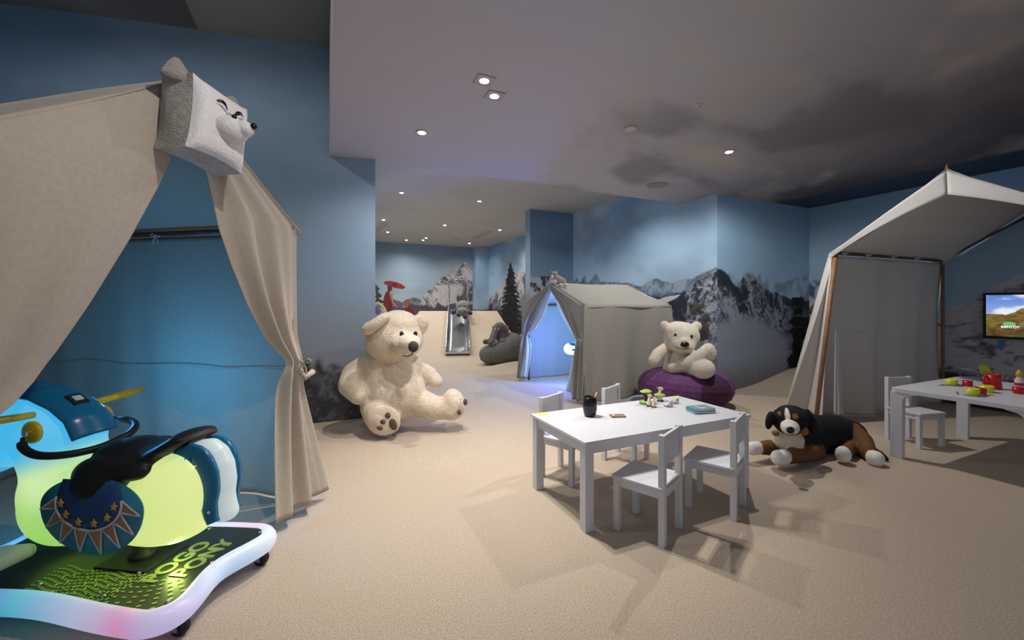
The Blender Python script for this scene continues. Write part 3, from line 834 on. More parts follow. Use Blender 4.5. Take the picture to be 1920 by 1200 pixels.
sidewall(TL, 1, M_LINEN, amp=0.016, nf=5, seed=6)
endwall(TL, TL.len, M_LINEN, 'back_wall')
# horizontal seam on the inner side wall
part('seam', MB().tube([TL.P(x, -TL.hw + 0.04, 0.84 + 0.008 * math.sin(9 * x)) for x in np.linspace(0.05, 2.2, 30)], 0.0035, 6), M_LINEN, lt, True, True)
for (x, y) in ((0, -1), (0, 1), (2.25, -1), (2.25, 1)):
    part('corner_pole', pole(MB(), TL.P(x, y * (TL.hw - 0.03), 0), TL.P(x, y * (TL.hw - 0.03), 1.70)), M_POLED, lt, True, True)
for y in (-1, 1): part('eave_pole', pole(MB(), TL.P(-0.02, y * (TL.hw - 0.045), 1.715), TL.P(2.27, y * (TL.hw - 0.045), 1.715), 0.017), M_POLED, lt, True, True)
part('ridge_pole', pole(MB(), TL.P(-0.02, 0, 2.22), TL.P(2.27, 0, 2.22)), M_POLED, lt, True, True)
for x in (0.0, 2.25):
    for y in (-1, 1): part('rafter', pole(MB(), TL.P(x, y * (TL.hw - 0.045), 1.70), TL.P(x, 0, 2.20), 0.014), M_POLED, lt, True, True)
bow(TL, TL.P(1.0, -TL.hw + 0.06, 1.70), 0.035, M_SHEER, 'tie_bow')
bow(TL, TL.P(-0.10, er[-1][0] - 0.07, er[-1][1] - 0.005), 0.05, M_LINEN, 'tie_band')
part('strap', MB().tube([TL.P(-0.08, -0.70, 0.84), TL.P(-0.13, -0.68, 0.80), TL.P(-0.13, -0.75, 0.83)], 0.018, 8), M_LINEN, lt, True, True)
part('guy_cord', MB().tube([TL.P(0.0, -TL.hw - 0.01, 1.70), TL.P(-0.01, -TL.hw - 0.05, 1.69), TL.P(-0.02, -TL.hw - 0.075, 1.655)], 0.004, 6), mat('cord', lin(170, 150, 120), 0.9, noise=(60, .1)), lt, True, True)

# ---- small tent in the middle
st = thing('play_tent', 'small grey canvas tent glowing blue inside, beside the purple bean bag', 'tent', (3.04, 5.21, 0), 0)
TS = Tent(st, (3.04, 5.21), (1, 0), 0.86, 1.24, 1.54, 1.36)
roof(TS, -1, M_LINEN2, over=0.04, sag=0.025, drop=0.03); roof(TS, 1, M_LINEN2, over=0.04, sag=0.025, drop=0.03)
sidewall(TS, -1, M_LINEN2, ztop=1.23, amp=0.050, nf=2.2, seed=9, flare=0.0, sag=0.05, corner=0.10, inset=-0.03, x0=-0.07, x1=1.40)
sidewall(TS, 1, M_LINEN2, ztop=1.23, amp=0.02, nf=3, seed=12)
endwall(TS, TS.len - 0.01, M_LINEN3, 'back_wall', amp=0.012)
for sgn, tie, y0 in ((-1, 0.78, 3), (1, 0.74, 5)):
    eo = [(0.03, 1.44), (0.16, 1.33), (0.36, 1.15), (0.60, 0.94), (0.74, tie)]
    flap(TS, sgn, eo, tie, M_LINEN2, 'front_flap', nf=4, amp=0.055, seed=y0, flare_in=0.05, flare_out=0.12, fwd=0.06, bulge=0.03, x0=-0.05, zbot=0.04, out_scale=1.035)
    ei = [(0.015, 1.43), (0.13, 1.22), (0.30, 1.04), (0.50, 0.88), (0.70, tie)]
    flap(TS, sgn, ei, tie, M_SHEER, 'inner_curtain', nf=4, amp=0.03, seed=y0 + 1, flare_in=0.17, flare_out=0.0, fwd=0.11 if sgn < 0 else 0.16, bulge=0.0, x0=-0.01, zbot=0.10, out_scale=0.96)
for (x, y) in ((0, -1), (0, 1), (1.34, -1), (1.34, 1)):
    part('corner_pole', pole(MB(), TS.P(x + 0.02, y * (TS.hw - 0.05), 0), TS.P(x + 0.02, y * (TS.hw - 0.05), 1.22)), M_POLED, st, True, True)
for y in (-1, 1): part('eave_pole', pole(MB(), TS.P(0, y * (TS.hw - 0.05), 1.23), TS.P(1.36, y * (TS.hw - 0.05), 1.23)), M_POLED, st, True, True)
part('ridge_pole', pole(MB(), TS.P(-0.02, 0, 1.515), TS.P(1.36, 0, 1.515)), M_POLED, st, True, True)
part('back_bar', pole(MB(), TS.P(1.32, -0.8, 1.24), TS.P(1.32, 0.8, 1.24)), M_POLED, st, True, True)
bow(TS, TS.P(-0.09, -0.86, 0.79), 0.05, M_SHEER, 'tie_bow')
bow(TS, TS.P(-0.09, 0.80, 0.73), 0.05, M_SHEER, 'tie_bow')
part('guy_cord', MB().tube([TS.P(-0.05, -0.90, 0.78), TS.P(-0.09, -0.94, 0.4), TS.P(-0.02, -0.93, 0.06), TS.P(0.1, -0.97, 0.02), TS.P(0.35, -1.0, 0.012)], 0.006, 6), M_SHEER, st, True, True)

# ---- open tent on the right
rt = thing('play_tent', 'open-fronted cream canvas tent on wooden poles above the tea table', 'tent', (4.92, 1.66, 0), 0)
TR = Tent(rt, (4.92, 1.66), (1, 0), 0.87, 1.80, 2.40, 1.95)
def rroof(side):
    def fn(u, v):
        y = 0.91 * v * (1 - 0.085 * u if side > 0 else 1); x = -0.05 + 2.25 * u
        z = 2.40 - 0.60 * v * 1.045 - (0.07 * math.sin(math.pi * v)) * (0.4 + 0.6 * math.sin(math.pi * u)) - 0.05 * (1 - v) ** 2 * math.sin(math.pi * u)
        if u > 0.88: z -= 0.35 * (u - 0.88) * (0.3 + v)
        z += 0.006 * math.sin(20 * v + 7 * u) * u
        return TR.P(x, side * y, z + 0.012)
    return part('roof_cloth', MB().grid(fn, 40, 24), M_LINEN3, rt, True, True, solid=0.004)
rroof(1); rroof(-1)
def gable_fn(sgn):
    return lambda u, v: TR.P(-0.045 - 0.02 * math.sin(math.pi * u) + 0.02 * v, sgn * 0.90 * u, (2.40 - 0.62 * u) - (0.015 + 0.19 * (1 - u) ** 1.6 + 0.03 * u) * v)
for s_ in (1, -1): part('gable_valance', MB().grid(gable_fn(s_), 30, 6), M_LINEN3, rt, True, True, solid=0.004)
part('finial', MB().lathe([(0.010, 2.40), (0.012, 2.43), (0.005, 2.445), (0.002, 2.46)], TR.P(-0.04, 0, 0), 12), M_POLE, rt, True, True)
PT = lambda x, y, z: (x, y, z)
part('corner_pole', MB().tube([(4.70, 2.60, 0.0), (4.81, 2.565, 0.9), (4.93, 2.53, 1.80)], 0.021, 12), M_POLE, rt, True, True)
part('corner_pole', MB().tube([(7.06, 2.44, 0.0), (7.06, 2.44, 0.9), (7.06, 2.44, 1.80)], 0.018, 12), M_POLE, rt, True, True)
part('corner_pole', MB().tube([(4.75, 0.72, 0.0), (4.85, 0.76, 0.9), (4.93, 0.79, 1.80)], 0.02, 12), M_POLE, rt, True, True)
part('corner_pole', MB().tube([(6.90, 0.79, 0.0), (6.90, 0.79, 0.9), (6.90, 0.79, 1.80)], 0.02, 12), M_POLE, rt, True, True)
part('eave_pole', pole(MB(), (4.92, 2.53, 1.79), (7.08, 2.44, 1.79), 0.018), M_POLED, rt, True, True)
part('eave_pole', pole(MB(), (4.92, 0.79, 1.79), (6.93, 0.79, 1.79), 0.018), M_POLED, rt, True, True)
part('rafter', pole(MB(), (4.92, 2.53, 1.80), (4.92, 2.20, 1.985), 0.019), M_POLE, rt, True, True)
part('rafter', pole(MB(), (4.92, 0.79, 1.80), (4.92, 1.12, 1.985), 0.019), M_POLE, rt, True, True)
for y in (2.44, 0.79): part('rafter', pole(MB(), (7.04, y, 1.80), (7.04, 1.66, 2.27), 0.014), M_POLED, rt, True, True)
rr_ = random.Random(3)
def rpanel(u, v):
    X = 4.90 + 2.17 * u; z = 1.765 + (0.012 - 1.765) * v
    f = 0.018 + 0.060 * v
    y = 2.545 - 0.09 * u + f * (math.sin(16 * u + 0.8 * v) * 0.55 + math.sin(27 * u + 2 + 1.3 * v) * 0.3 + math.sin(7 * u + 1) * .4)
    y += 0.02 * v + 0.34 * v ** 1.3 * max(0, 1 - u * 3.2) ** 1.2 + 0.05 * math.sin(math.pi * v) * u
    X -= 0.20 * v * max(0, 1 - u * 3.2) ** 1.2 - 0.02
    return (X, y, max(z, fh(X, y) + 0.006))
part('back_panel', MB().grid(rpanel, 120, 50), M_LINEN3, rt, True, True, solid=0.004)
def rside(u, v):      # outer cloth hanging past the corner pole, pulled outwards at the hem
    z = 1.80 + (0.02 - 1.80) * v
    a = np.array([4.915 - 0.10 * v, 2.56 + 0.02 * v]); b = np.array([4.90 + 0.24 * v, 2.575 + 0.62 * v])
    p = a + (b - a) * u
    p = p + np.array([-0.022, 0.01]) * math.sin(3.0 * math.pi * u + 2 * v) * v
    return (p[0], p[1], max(z, fh(p[0], p[1]) + 0.006))
part('outer_flap', MB().grid(rside, 24, 44), M_LINEN3, rt, True, True, solid=0.004)
def rstrip(u, v):
    z = 1.05 + (0.10 - 1.05) * v
    wd = 0.03 + 0.13 * v ** 0.6
    p = np.array([4.90 - 0.06 * v, 2.52]) + np.array([0.95, 0.05]) * wd * u
    return (p[0], p[1] + 0.02 * math.sin(5 * math.pi * u) * v - 0.03 * v, z)
part('inner_curtain', MB().grid(rstrip, 24, 30), M_SHEER, rt, True, True, solid=0.004)
part('seam', MB().tube([(X, 2.53, 0.93 + 0.02 * (X - 5.2)) for X in np.linspace(5.25, 6.85, 20)], 0.004, 6), M_LINEN3, rt, True, True)
for X in (5.03, 5.45, 5.93, 6.42, 7.02): bow(TR, (X, 2.505 - 0.042 * (X - 4.92), 1.785), 0.042, M_SHEER, 'tie_bow')

# ------------------------------------------------------------------ furniture
def make_chair(label, loc, rz):
    t = thing('child_chair', label, 'chair', loc, rz, 'white children\'s chairs')
    W_, D_ = 0.275, 0.285; L_ = 0.034
    part('seat', MB().box((0, 0.01, 0.296), (W_ + 0.012, D_ - 0.005, 0.018), bevel=0.004), M_WHITE, t, False)
    for sx in (-1, 1):
        x = sx * (W_ / 2 - L_ / 2)
        part('leg', MB().box((x, D_ / 2 - L_ / 2, 0.1435), (L_, L_, 0.287), bevel=0.003), M_WHITE, t, False)
        part('leg', MB().box((x, -D_ / 2 + L_ / 2, 0.2875), (L_, L_, 0.575), bevel=0.003), M_WHITE, t, False)
        part('side_rail', MB().box((x, 0, 0.266), (0.02, D_ - 2 * L_, 0.042)), M_WHITE, t, False)
    part('front_rail', MB().box((0, D_ / 2 - 0.018, 0.266), (W_ - 2 * L_, 0.018, 0.042)), M_WHITE, t, False)
    part('back_rail', MB().box((0, -D_ / 2 + 0.018, 0.266), (W_ - 2 * L_, 0.018, 0.042)), M_WHITE, t, False)
    part('backrest', MB().box((0, -D_ / 2 + 0.016, 0.492), (W_ - 2 * L_ + 0.004, 0.018, 0.155), bevel=0.003), M_WHITE, t, False)
    return t
R_ = math.radians
ch0 = make_chair('white wooden child chair at the near side of the table, nearest the camera', (1.644, 1.768, 0), R_(24.5))
G_ = 'white children\'s chairs'
dup(ch0, (2.21, 1.793, 0), R_(25.5), 'white wooden child chair at the near right table corner, closest to the plush dog', G_)
dup(ch0, (1.60, 2.555, 0), R_(205), 'white wooden child chair at the far side of the table, behind the black pencil cup', G_)
dup(ch0, (2.21, 2.63, 0), R_(205), 'white wooden child chair at the far side of the table, before the small tent', G_)
dup(ch0, (4.83, 1.86, 0), R_(166), 'white wooden child chair tucked under the tea table', G_)

x0, x1, y0, y1 = 1.285, 2.635, 1.858, 2.50
t = thing('activity_table', 'white rectangular children\'s table with toy figures, in the middle of the room', 'table', ((x0 + x1) / 2, (y0 + y1) / 2, 0))
part('tabletop', MB().box(((x0 + x1) / 2, (y0 + y1) / 2, 0.491), (x1 - x0, y1 - y0, 0.018), bevel=0.003), M_WHITE, t)
for x in (x0 + 0.038, x1 - 0.038):
    for y in (y0 + 0.038, y1 - 0.038): part('leg', MB().box((x, y, 0.241), (0.056, 0.056, 0.482), bevel=0.003), M_WHITE, t)
for y in (y0 + 0.034, y1 - 0.034): part('apron', MB().box(((x0 + x1) / 2, y, 0.452), (x1 - x0 - 0.132, 0.022, 0.058)), M_WHITE, t)
for x in (x0 + 0.034, x1 - 0.034): part('apron', MB().box((x, (y0 + y1) / 2, 0.452), (0.022, y1 - y0 - 0.132, 0.058)), M_WHITE, t)
M_DOT = mat('lime_sticker', lin(206, 220, 120), 0.5, noise=(10, 0.03))
for q in ((1017, 777), (1268, 746)):
    p = atz(*q, 0.5); part('corner_sticker', MB().lathe([(0.042, 0.4995), (0.042, 0.5012)], (p[0], p[1], 0), 28), M_DOT, t)

tx0, tx1, ty0, ty1 = 4.22, 5.46, 0.98, 1.78
t = thing('tea_table', 'white rounded table with toy tea set under the open tent', 'table', ((tx0 + tx1) / 2, (ty0 + ty1) / 2, 0))
def rrect(x0, x1, y0, y1, r, n=8):
    out = []
    for (cx, cy, a0) in ((x1 - r, y1 - r, 0), (x0 + r, y1 - r, 90), (x0 + r, y0 + r, 180), (x1 - r, y0 + r, 270)):
        for i in range(n + 1):
            a = math.radians(a0 + 90 * i / n); out.append((cx + r * math.cos(a), cy + r * math.sin(a)))
    return out
TH = 0.565
part('tabletop', MB().prism(rrect(tx0, tx1, ty0, ty1, 0.05), TH - 0.03, TH), M_WHITE, t, angle=40)
for sx, xx in ((1, tx0), (-1, tx1)):
    for sy, yy in ((1, ty0), (-1, ty1)):
        lg = MB()
        # flat broad leg with a curved bracket running into the top
        prof_ = [(0.0, 0.0), (0.075, 0.0), (0.078, TH - 0.10)] + [(0.078 + 0.05 * (1 - math.cos(a)), TH - 0.10 + 0.055 * math.sin(a)) for a in np.linspace(0, math.pi / 2, 7)] + [(0.17, TH - 0.035), (0.17, TH - 0.031), (0.0, TH - 0.031)]
        M4 = Matrix(((0, 0, sx, xx + sx * 0.004), (sy, 0, 0, yy + sy * 0.004), (0, 1, 0, 0), (0, 0, 0, 1)))
        lg.prism(prof_, 0.0, 0.05, M4)
        part('leg', lg, M_WHITE, t)

# ------------------------------------------------------------------ giant cream bear by the left wall
CREAM = lin(224, 208, 188); CREAMD = lin(226, 208, 184)
bd = 4.12
bp = at(735, 800, bd)
t = thing('giant_teddy_bear', 'giant cream plush bear sitting against the left wall', 'plush toy', (bp[0], bp[1], 0.0))
P_ = [e(740, 634, 4.10, 56, 45, 52, -4), e(746, 612, 4.10, 42, 31, 44), e(728, 642, 4.06, 45, 34, 44),
      e(761, 646, 3.86, 28, 22, 30), e(767, 643, 3.80, 23, 18, 24), e(756, 653, 3.88, 25, 17, 26),
      e(738, 722, 4.15, 58, 62, 52), e(744, 735, 4.10, 56, 48, 54), e(728, 690, 4.16, 52, 34, 42), e(740, 760, 4.14, 52, 30, 50)]
# arms
P_ += chain([(690, 684, 4.14, 22), (662, 702, 4.06, 22), (655, 722, 3.98, 22), (672, 740, 3.90, 19)])
P_ += chain([(778, 685, 4.20, 17), (803, 702, 4.20, 16), (818, 716, 4.17, 13)])
# legs with big upright feet
P_ += chain([(700, 762, 4.02, 26), (708, 778, 3.90, 27), (716, 784, 3.86, 26)])
P_ += [e(719, 785, 3.84, 33, 30, 18), e(716, 772, 3.86, 30, 22, 18), e(722, 797, 3.84, 30, 20, 16)]
P_ += chain([(780, 752, 4.10, 27), (812, 764, 4.06, 23), (838, 766, 4.06, 20)])
P_ += [e(851, 757, 4.08, 21, 29, 27, 12), e(846, 768, 4.06, 20, 20, 24)]
blob('body', [(c, r, R, CREAM if p_ is None else p_, q) for (c, r, R, p_, q) in P_], 0.016, M_BEAR, t, 7, default=CREAM, rough=0.003)
EAR1 = [e(705, 607, 3.86, 31, 11, 15, 36), e(693, 615, 3.86, 18, 12, 14, 36), e(717, 598, 3.90, 18, 10, 14, 32)]
blob('ear', EAR1, 0.013, M_BEAR, t, 5, default=CREAM, rough=0.003)
EAR2 = [e(791, 609, 4.12, 13, 19, 8, -12), e(784, 602, 4.12, 13, 13, 9)]
blob('ear', EAR2, 0.013, M_BEAR, t, 5, default=CREAM, rough=0.003)
M_PAD = mat('paw_pad', lin(92, 76, 66), 0.85, noise=(60, 0.1))
M_SOLE = mat('sole_plush', lin(226, 212, 194), 0.95, noise=(50, 0.05), bump=(120, 0.4, 0.005))
part('nose', MB().ell(tuple(at(775, 650, 3.665)), (0.046, 0.035, 0.050), CAMROT), M_NOSE, t, True, True)
for q in ((753, 626, 3.795), (779, 626, 3.815)): part('eye', MB().ell(tuple(at(*q)), (0.020, 0.02, 0.026), sub=2), M_BLACK, t, True, True)
part('mouth_stitch', MB().tube([tuple(at(*q)) for q in ((775, 659, 3.68), (773, 664, 3.70), (766, 668, 3.715), (755, 667, 3.73))], 0.005, 6), M_NOSE, t, True, True)
part('sole', MB().ell(tuple(at(720, 788, 3.775)), (31 * 3.77 / FPX, 0.03, 28 * 3.77 / FPX), CAMROT), M_SOLE, t, True, True)
for (px, py, rx, rz, rot) in ((727, 779, 5.2, 5.6, 0), (717, 791, 6.0, 4.6, -10), (712, 803, 6.0, 3.8, -14), (737, 796, 7.2, 11, 18)):
    part('paw_pad', MB().ell(tuple(at(px, py, 3.745)), (rx * 3.75 / FPX, 0.012, rz * 3.75 / FPX), CAMROT @ Matrix.Rotation(math.radians(-rot), 3, 'Y')), M_PAD, t, True, True)
RF = CAMROT @ Matrix.Rotation(math.radians(52), 3, 'Z')
for (px, py, rx, rz) in ((872.5, 754, 5.0, 6.5), (861, 773, 4.5, 5.5)):
    part('paw_pad', MB().ell(tuple(at(px, py, 3.985 if py < 760 else 3.965)), (rx * 4 / FPX, 0.014, rz * 4 / FPX), RF @ Matrix.Rotation(math.radians(-12), 3, 'Y')), M_PAD, t, True, True)

# ------------------------------------------------------------------ bean bags and the second bear
def beanbag(name, label, c, rx, ry, h, m, rz=0.0, m2=None, dent=0.12, panels=8, squash=0.0):
    t = thing(name, label, 'bean bag', (c[0], c[1], fh(c[0], c[1])), rz)
    def surf(th, v):
        # v 0 bottom .. 1 top
        a = v * math.pi
        rr = math.sin(a) ** 0.62
        z = h * (0.5 - 0.5 * math.cos(a))
        if z < 0.10 * h: z = 0.10 * h * (z / (0.10 * h)) ** 1.5
        z -= dent * h * max(0, 1 - rr * 1.1) * (v > 0.5)
        lob = 1 + 0.008 * math.cos(panels * th / 2) ** 2 + 0.008 * math.sin(23 * th + 9 * v) + 0.006 * math.sin(41 * th - 14 * v) + 0.012 * math.sin(17 * z / h * 3 + 2.2 * th)
        z += squash * math.cos(th) * h * v
        return (rx * rr * lob * math.cos(th), ry * rr * lob * math.sin(th), max(z, 0.0))
    for k_ in range(panels):
        a0, a1 = 2 * math.pi * k_ / panels, 2 * math.pi * (k_ + 1) / panels
        mb = MB().grid(lambda u, v: surf(a0 + (a1 - a0) * u, v), 14, 36)
        part('panel', mb, (m2 if (m2 and k_ in (6,)) else m), t, False, True, solid=0.004)
    return t
bc = at(1284, 745, 5.12)
beanbag('bean_bag', 'purple bean bag with the white bear on it, behind the white table', (bc[0], bc[1]), 0.555, 0.52, 0.47, M_PURPLE, R_(-24.6 - 2), M_PURPLED, dent=0.10, panels=8)
gc = at(940, 676, 8.55)
beanbag('bean_bag', 'grey bean bag at the foot of the carpeted hill', (gc[0] + 0.02, gc[1]), 0.47, 0.40, 0.55, M_GREYBAG, R_(-20), None, dent=0.05, panels=6, squash=0.26)

WH = lin(220, 210, 194)
bq = at(1283, 700, 5.02)
t = thing('white_teddy_bear', 'off-white plush bear lounging on the purple bean bag', 'plush toy', (bq[0], bq[1], 0.38))
P_ = [e(1278, 632, 5.02, 35, 29, 32, 4), e(1272, 622, 5.03, 28, 20, 28), e(1280, 645, 4.92, 26, 19, 22), e(1284, 650, 4.84, 19, 12, 14),
      e(1283, 641, 4.84, 12, 10, 12), e(1279, 678, 5.08, 34, 30, 30), e(1272, 692, 5.06, 30, 20, 28)]
P_ += [e(1246, 610, 5.06, 9, 9.5, 5, 0), e(1306, 612, 5.04, 11, 10, 6, 0)]
P_ += chain([(1248, 652, 5.04, 10), (1234, 664, 5.0, 12), (1226, 676, 4.96, 11)])
P_ += chain([(1262, 690, 4.94, 12), (1290, 681, 4.80, 12), (1313, 668, 4.74, 13), (1328, 657, 4.72, 14)])
P_ += [e(1330, 660, 4.72, 14, 17, 13, 20)]
P_ += chain([(1290, 694, 4.90, 12), (1310, 692, 4.74, 14)]) + [e(1318, 692, 4.70, 24, 19, 18, 8)]
blob('body', P_, 0.014, M_BEAR, t, 6, default=WH, rough=0.0025)
part('nose', MB().ell(tuple(at(1284, 646, 4.755)), (0.052, 0.03, 0.033), CAMROT), M_BLACK, t, True, True)
for q in ((1266, 628, 4.815), (1297, 630.5, 4.815)): part('eye', MB().ell(tuple(at(*q)), 0.017, sub=2), M_BLACK, t, True, True)
part('mouth_stitch', MB().tube([tuple(at(*q)) for q in ((1266, 650, 4.775), (1275, 654, 4.755), (1284, 655, 4.75), (1294, 653, 4.755))], 0.004, 6), M_NOSE, t, True, True)

# ------------------------------------------------------------------ bernese dog
BLK = lin(30, 31, 36); BRN = lin(112, 78, 50); WHT = lin(236, 232, 226); TAN = lin(150, 104, 62)
dq = at(1540, 850, 3.45)
t = thing('plush_dog', 'large black, brown and white plush dog lying on the carpet', 'plush toy', (dq[0], dq[1], 0.0))
P_ = []
P_ += chain([(1500, 822, 3.42, 36), (1530, 815, 3.50, 37), (1565, 814, 3.56, 35), (1598, 822, 3.58, 33)], BLK, 4)
P_ += [e(1487, 822, 3.34, 33, 34, 30, 0, BLK), e(1530, 835, 3.40, 20, 28, 22, 0, BLK)]
P_ += [e(1478, 824, 3.24, 31, 22, 20, 0, lin(226, 210, 186))]                     # pale chest
P_ += [e(1480, 788, 3.22, 36, 25, 30, 0, BLK), e(1484, 778, 3.26, 32, 18, 26, 0, BLK)]     # head
P_ += [e(1481, 801, 3.06, 19, 14, 18, 0, WHT), e(1481, 804, 3.02, 15, 10, 14, 0, WHT)]   # muzzle
P_ += [e(1454, 812, 3.12, 8, 6, 8, 0, TAN), e(1508, 809, 3.12, 9, 8, 8, 0, TAN)]
P_ += [e(1443, 788, 3.22, 8, 18, 14, -10, BLK), e(1520, 790, 3.24, 11, 24, 16, 18, BLK)]   # ears
P_ += chain([(1462, 840, 3.34, 15), (1440, 839, 3.28, 14), (1428, 840, 3.26, 12)], BRN, 5) + chain([(1419, 840, 3.25, 12.5), (1410, 841, 3.24, 12.5)], WHT, 3)
P_ += chain([(1532, 846, 3.34, 17), (1505, 852, 3.20, 15), (1484, 855, 3.14, 14)], BRN, 6) + chain([(1470, 857, 3.11, 14.5), (1458, 858, 3.10, 14)], WHT, 3)
P_ += chain([(1600, 836, 3.46, 15), (1588, 846, 3.32, 13)], BRN, 4) + [e(1581, 852, 3.23, 16.5, 15.5, 15, 0, WHT)]
P_ += chain([(1600, 818, 3.52, 25), (1618, 832, 3.42, 22), (1628, 848, 3.30, 17)], BRN, 6) + [e(1641, 860, 3.20, 19, 15, 17, -25, WHT)]
P_ += chain([(1625, 840, 3.44, 9), (1650, 852, 3.30, 7), (1664, 861, 3.26, 4)], BLK, 6)
# markings only
P_ += [e(1476, 780, 3.10, 5.5, 15, 40, 8, WHT, True), e(1461, 781, 3.10, 5.5, 5, 40, 0, TAN, True), e(1491, 782, 3.10, 6, 5, 40, 0, TAN, True),
       e(1481, 801, 3.0, 19.5, 14.5, 30, 0, WHT, True)]
blob('body', P_, 0.009, M_DARKPLUSH, t, 5, default=BLK, rough=0.002)
part('nose', MB().ell(tuple(at(1482, 806.5, 2.95)), (0.027, 0.022, 0.025), CAMROT), M_BLACK, t, True, True)
for q in ((1465, 791, 3.105), (1495, 792, 3.105)): part('eye', MB().ell(tuple(at(*q)), 0.012, sub=2), M_BLACK, t, True, True)
part('mouth_stitch', MB().tube([tuple(at(*q)) for q in ((1474, 814.5, 2.975), (1482, 816, 2.965), (1492, 815, 2.975))], 0.003, 6), M_NOSE, t, True, True)

# ------------------------------------------------------------------ grey plush animals on the slide, bean bag and small tent
GRY = lin(90, 88, 88); GRD = lin(62, 60, 60); GRL = lin(120, 118, 116)
zt_ = at(866, 590, 11.05)
t = thing('plush_hippo', 'grey plush animal with a broad snout, lying head-first on the slide', 'plush toy', (zt_[0], zt_[1], zt_[2] - 0.12))
P_ = [e(866, 577, 11.15, 11, 9, 14, 0, GRY), e(868, 569, 11.3, 10, 6, 16, 0, GRL), e(867, 584, 10.96, 10.5, 8, 9, 0, GRL)]
P_ += chain([(857, 582, 11.1, 4.5), (849, 586, 11.0, 4.5)], GRD, 4) + chain([(877, 582, 11.1, 4.5), (882, 587, 11.0, 4.5)], GRD, 4)
P_ += [e(860, 590, 10.95, 5, 5, 6, 0, GRD), e(872, 594, 10.9, 5, 5, 6, 0, GRD), e(857, 572, 11.15, 3.5, 4, 3, 0, GRL), e(878, 572, 11.15, 3.5, 4, 3, 0, GRL)]
blob('body', P_, 0.022, M_FUR, t, 4, default=GRY, rough=0.004)
for q in ((861, 583.5, 10.85), (872.5, 583.5, 10.85)): part('nostril', MB().ell(tuple(at(*q)), 0.018, sub=2), M_NOSE, t, True, True)
for q in ((863, 573.5, 10.98), (871, 573.5, 10.98)): part('eye', MB().ell(tuple(at(*q)), 0.016, sub=2), M_BLACK, t, True, True)
zt_ = at(935, 640, 8.5)
t = thing('plush_elephant', 'dark grey plush elephant with a drooping trunk on the grey bean bag', 'plush toy', (zt_[0], zt_[1], zt_[2] - 0.05))
EL = lin(98, 92, 92)
P_ = [e(941, 632, 8.48, 12, 12, 12, 0, EL), e(937, 613, 8.42, 11, 9.5, 11, 0, EL), e(945, 616, 8.48, 8, 8, 8, 0, EL)]
P_ += chain([(931, 617, 8.36, 5), (927, 630, 8.28, 4.5), (925, 640, 8.24, 4)], EL, 6) + chain([(926, 620, 8.44, 4), (921, 634, 8.34, 4), (919, 644, 8.28, 4.5)], EL, 6)
P_ += chain([(940, 640, 8.34, 6), (945, 641, 8.30, 5)], EL, 4) + chain([(919, 640, 8.34, 4.5), (910, 641, 8.32, 5)], lin(80, 70, 74), 4)
P_ += [e(951, 620, 8.44, 3, 9, 6, -10, EL), e(926, 617, 8.44, 3, 7, 6, 20, EL)]
blob('body', P_, 0.016, M_FUR, t, 3, default=EL, rough=0.004)
for q in ((935, 617, 8.285), (928.5, 617, 8.30)): part('eye', MB().ell(tuple(at(*q)), 0.012, sub=2), M_WHITE, t, True, True)
zt_ = TS.P(0.1, 0, 1.56)
t = thing('plush_wolf', 'small grey and white plush wolf draped over the small tent ridge', 'plush toy', zt_)
WG = lin(142, 132, 134); WL = lin(206, 200, 198)
P_ = [e(1038, 517, 5.95, 8, 8, 8, 0, WG), e(1034, 519, 5.84, 4, 4, 5, 0, WL), e(1037, 527, 5.98, 8, 7, 8, 0, WL)]
P_ += chain([(1043, 523, 6.0, 8.5), (1054, 529, 6.05, 8)], WG, 5)
P_ += [e(1034, 510, 5.96, 2.2, 3, 2, 0, WG), e(1043, 509.5, 5.98, 2.4, 3, 2, 0, WG), e(1061, 534, 5.86, 4.5, 3.5, 5, 0, WL), e(1051, 534, 5.84, 5, 3, 5, 20, WL)]
blob('body', P_, 0.011, M_FUR, t, 3, default=WG, rough=0.004)
part('nose', MB().ell(tuple(at(1032, 518, 5.785)), 0.012, sub=2), M_BLACK, t, True, True)
for q in ((1034.5, 513.5, 5.835), (1040, 513.5, 5.85)): part('eye', MB().ell(tuple(at(*q)), 0.010, sub=2), M_BLACK, t, True, True)
# yellow hoop toy far left behind the bear
hc = at(712, 600, 6.2)
t = thing('arch_toy', 'pale yellow arched toy with a purple ball behind the big bear', 'toy', (hc[0], hc[1], fh(hc[0], hc[1])))
part('arch', MB().tube([tuple(at(px, py, 6.2)) for px, py in ((690, 722), (694, 590), (702, 571), (708, 568), (715, 572), (721, 580), (727, 596), (730, 722))], 0.022, 8), mat('pale_yellow', lin(230, 222, 130), 0.5, noise=(8, .05)), t, True, True)
part('ball', MB().ell(tuple(at(706, 580, 6.2)), 0.045, sub=2), mat('violet_ball', lin(120, 96, 190), 0.5, noise=(8, .05)), t, True, True)
part('foot_bar', MB().tube([tuple(at(686, 719, 6.2)), tuple(at(710, 719, 6.2)), tuple(at(734, 719, 6.2))], 0.03, 8), M_WHITE, t, True, True)

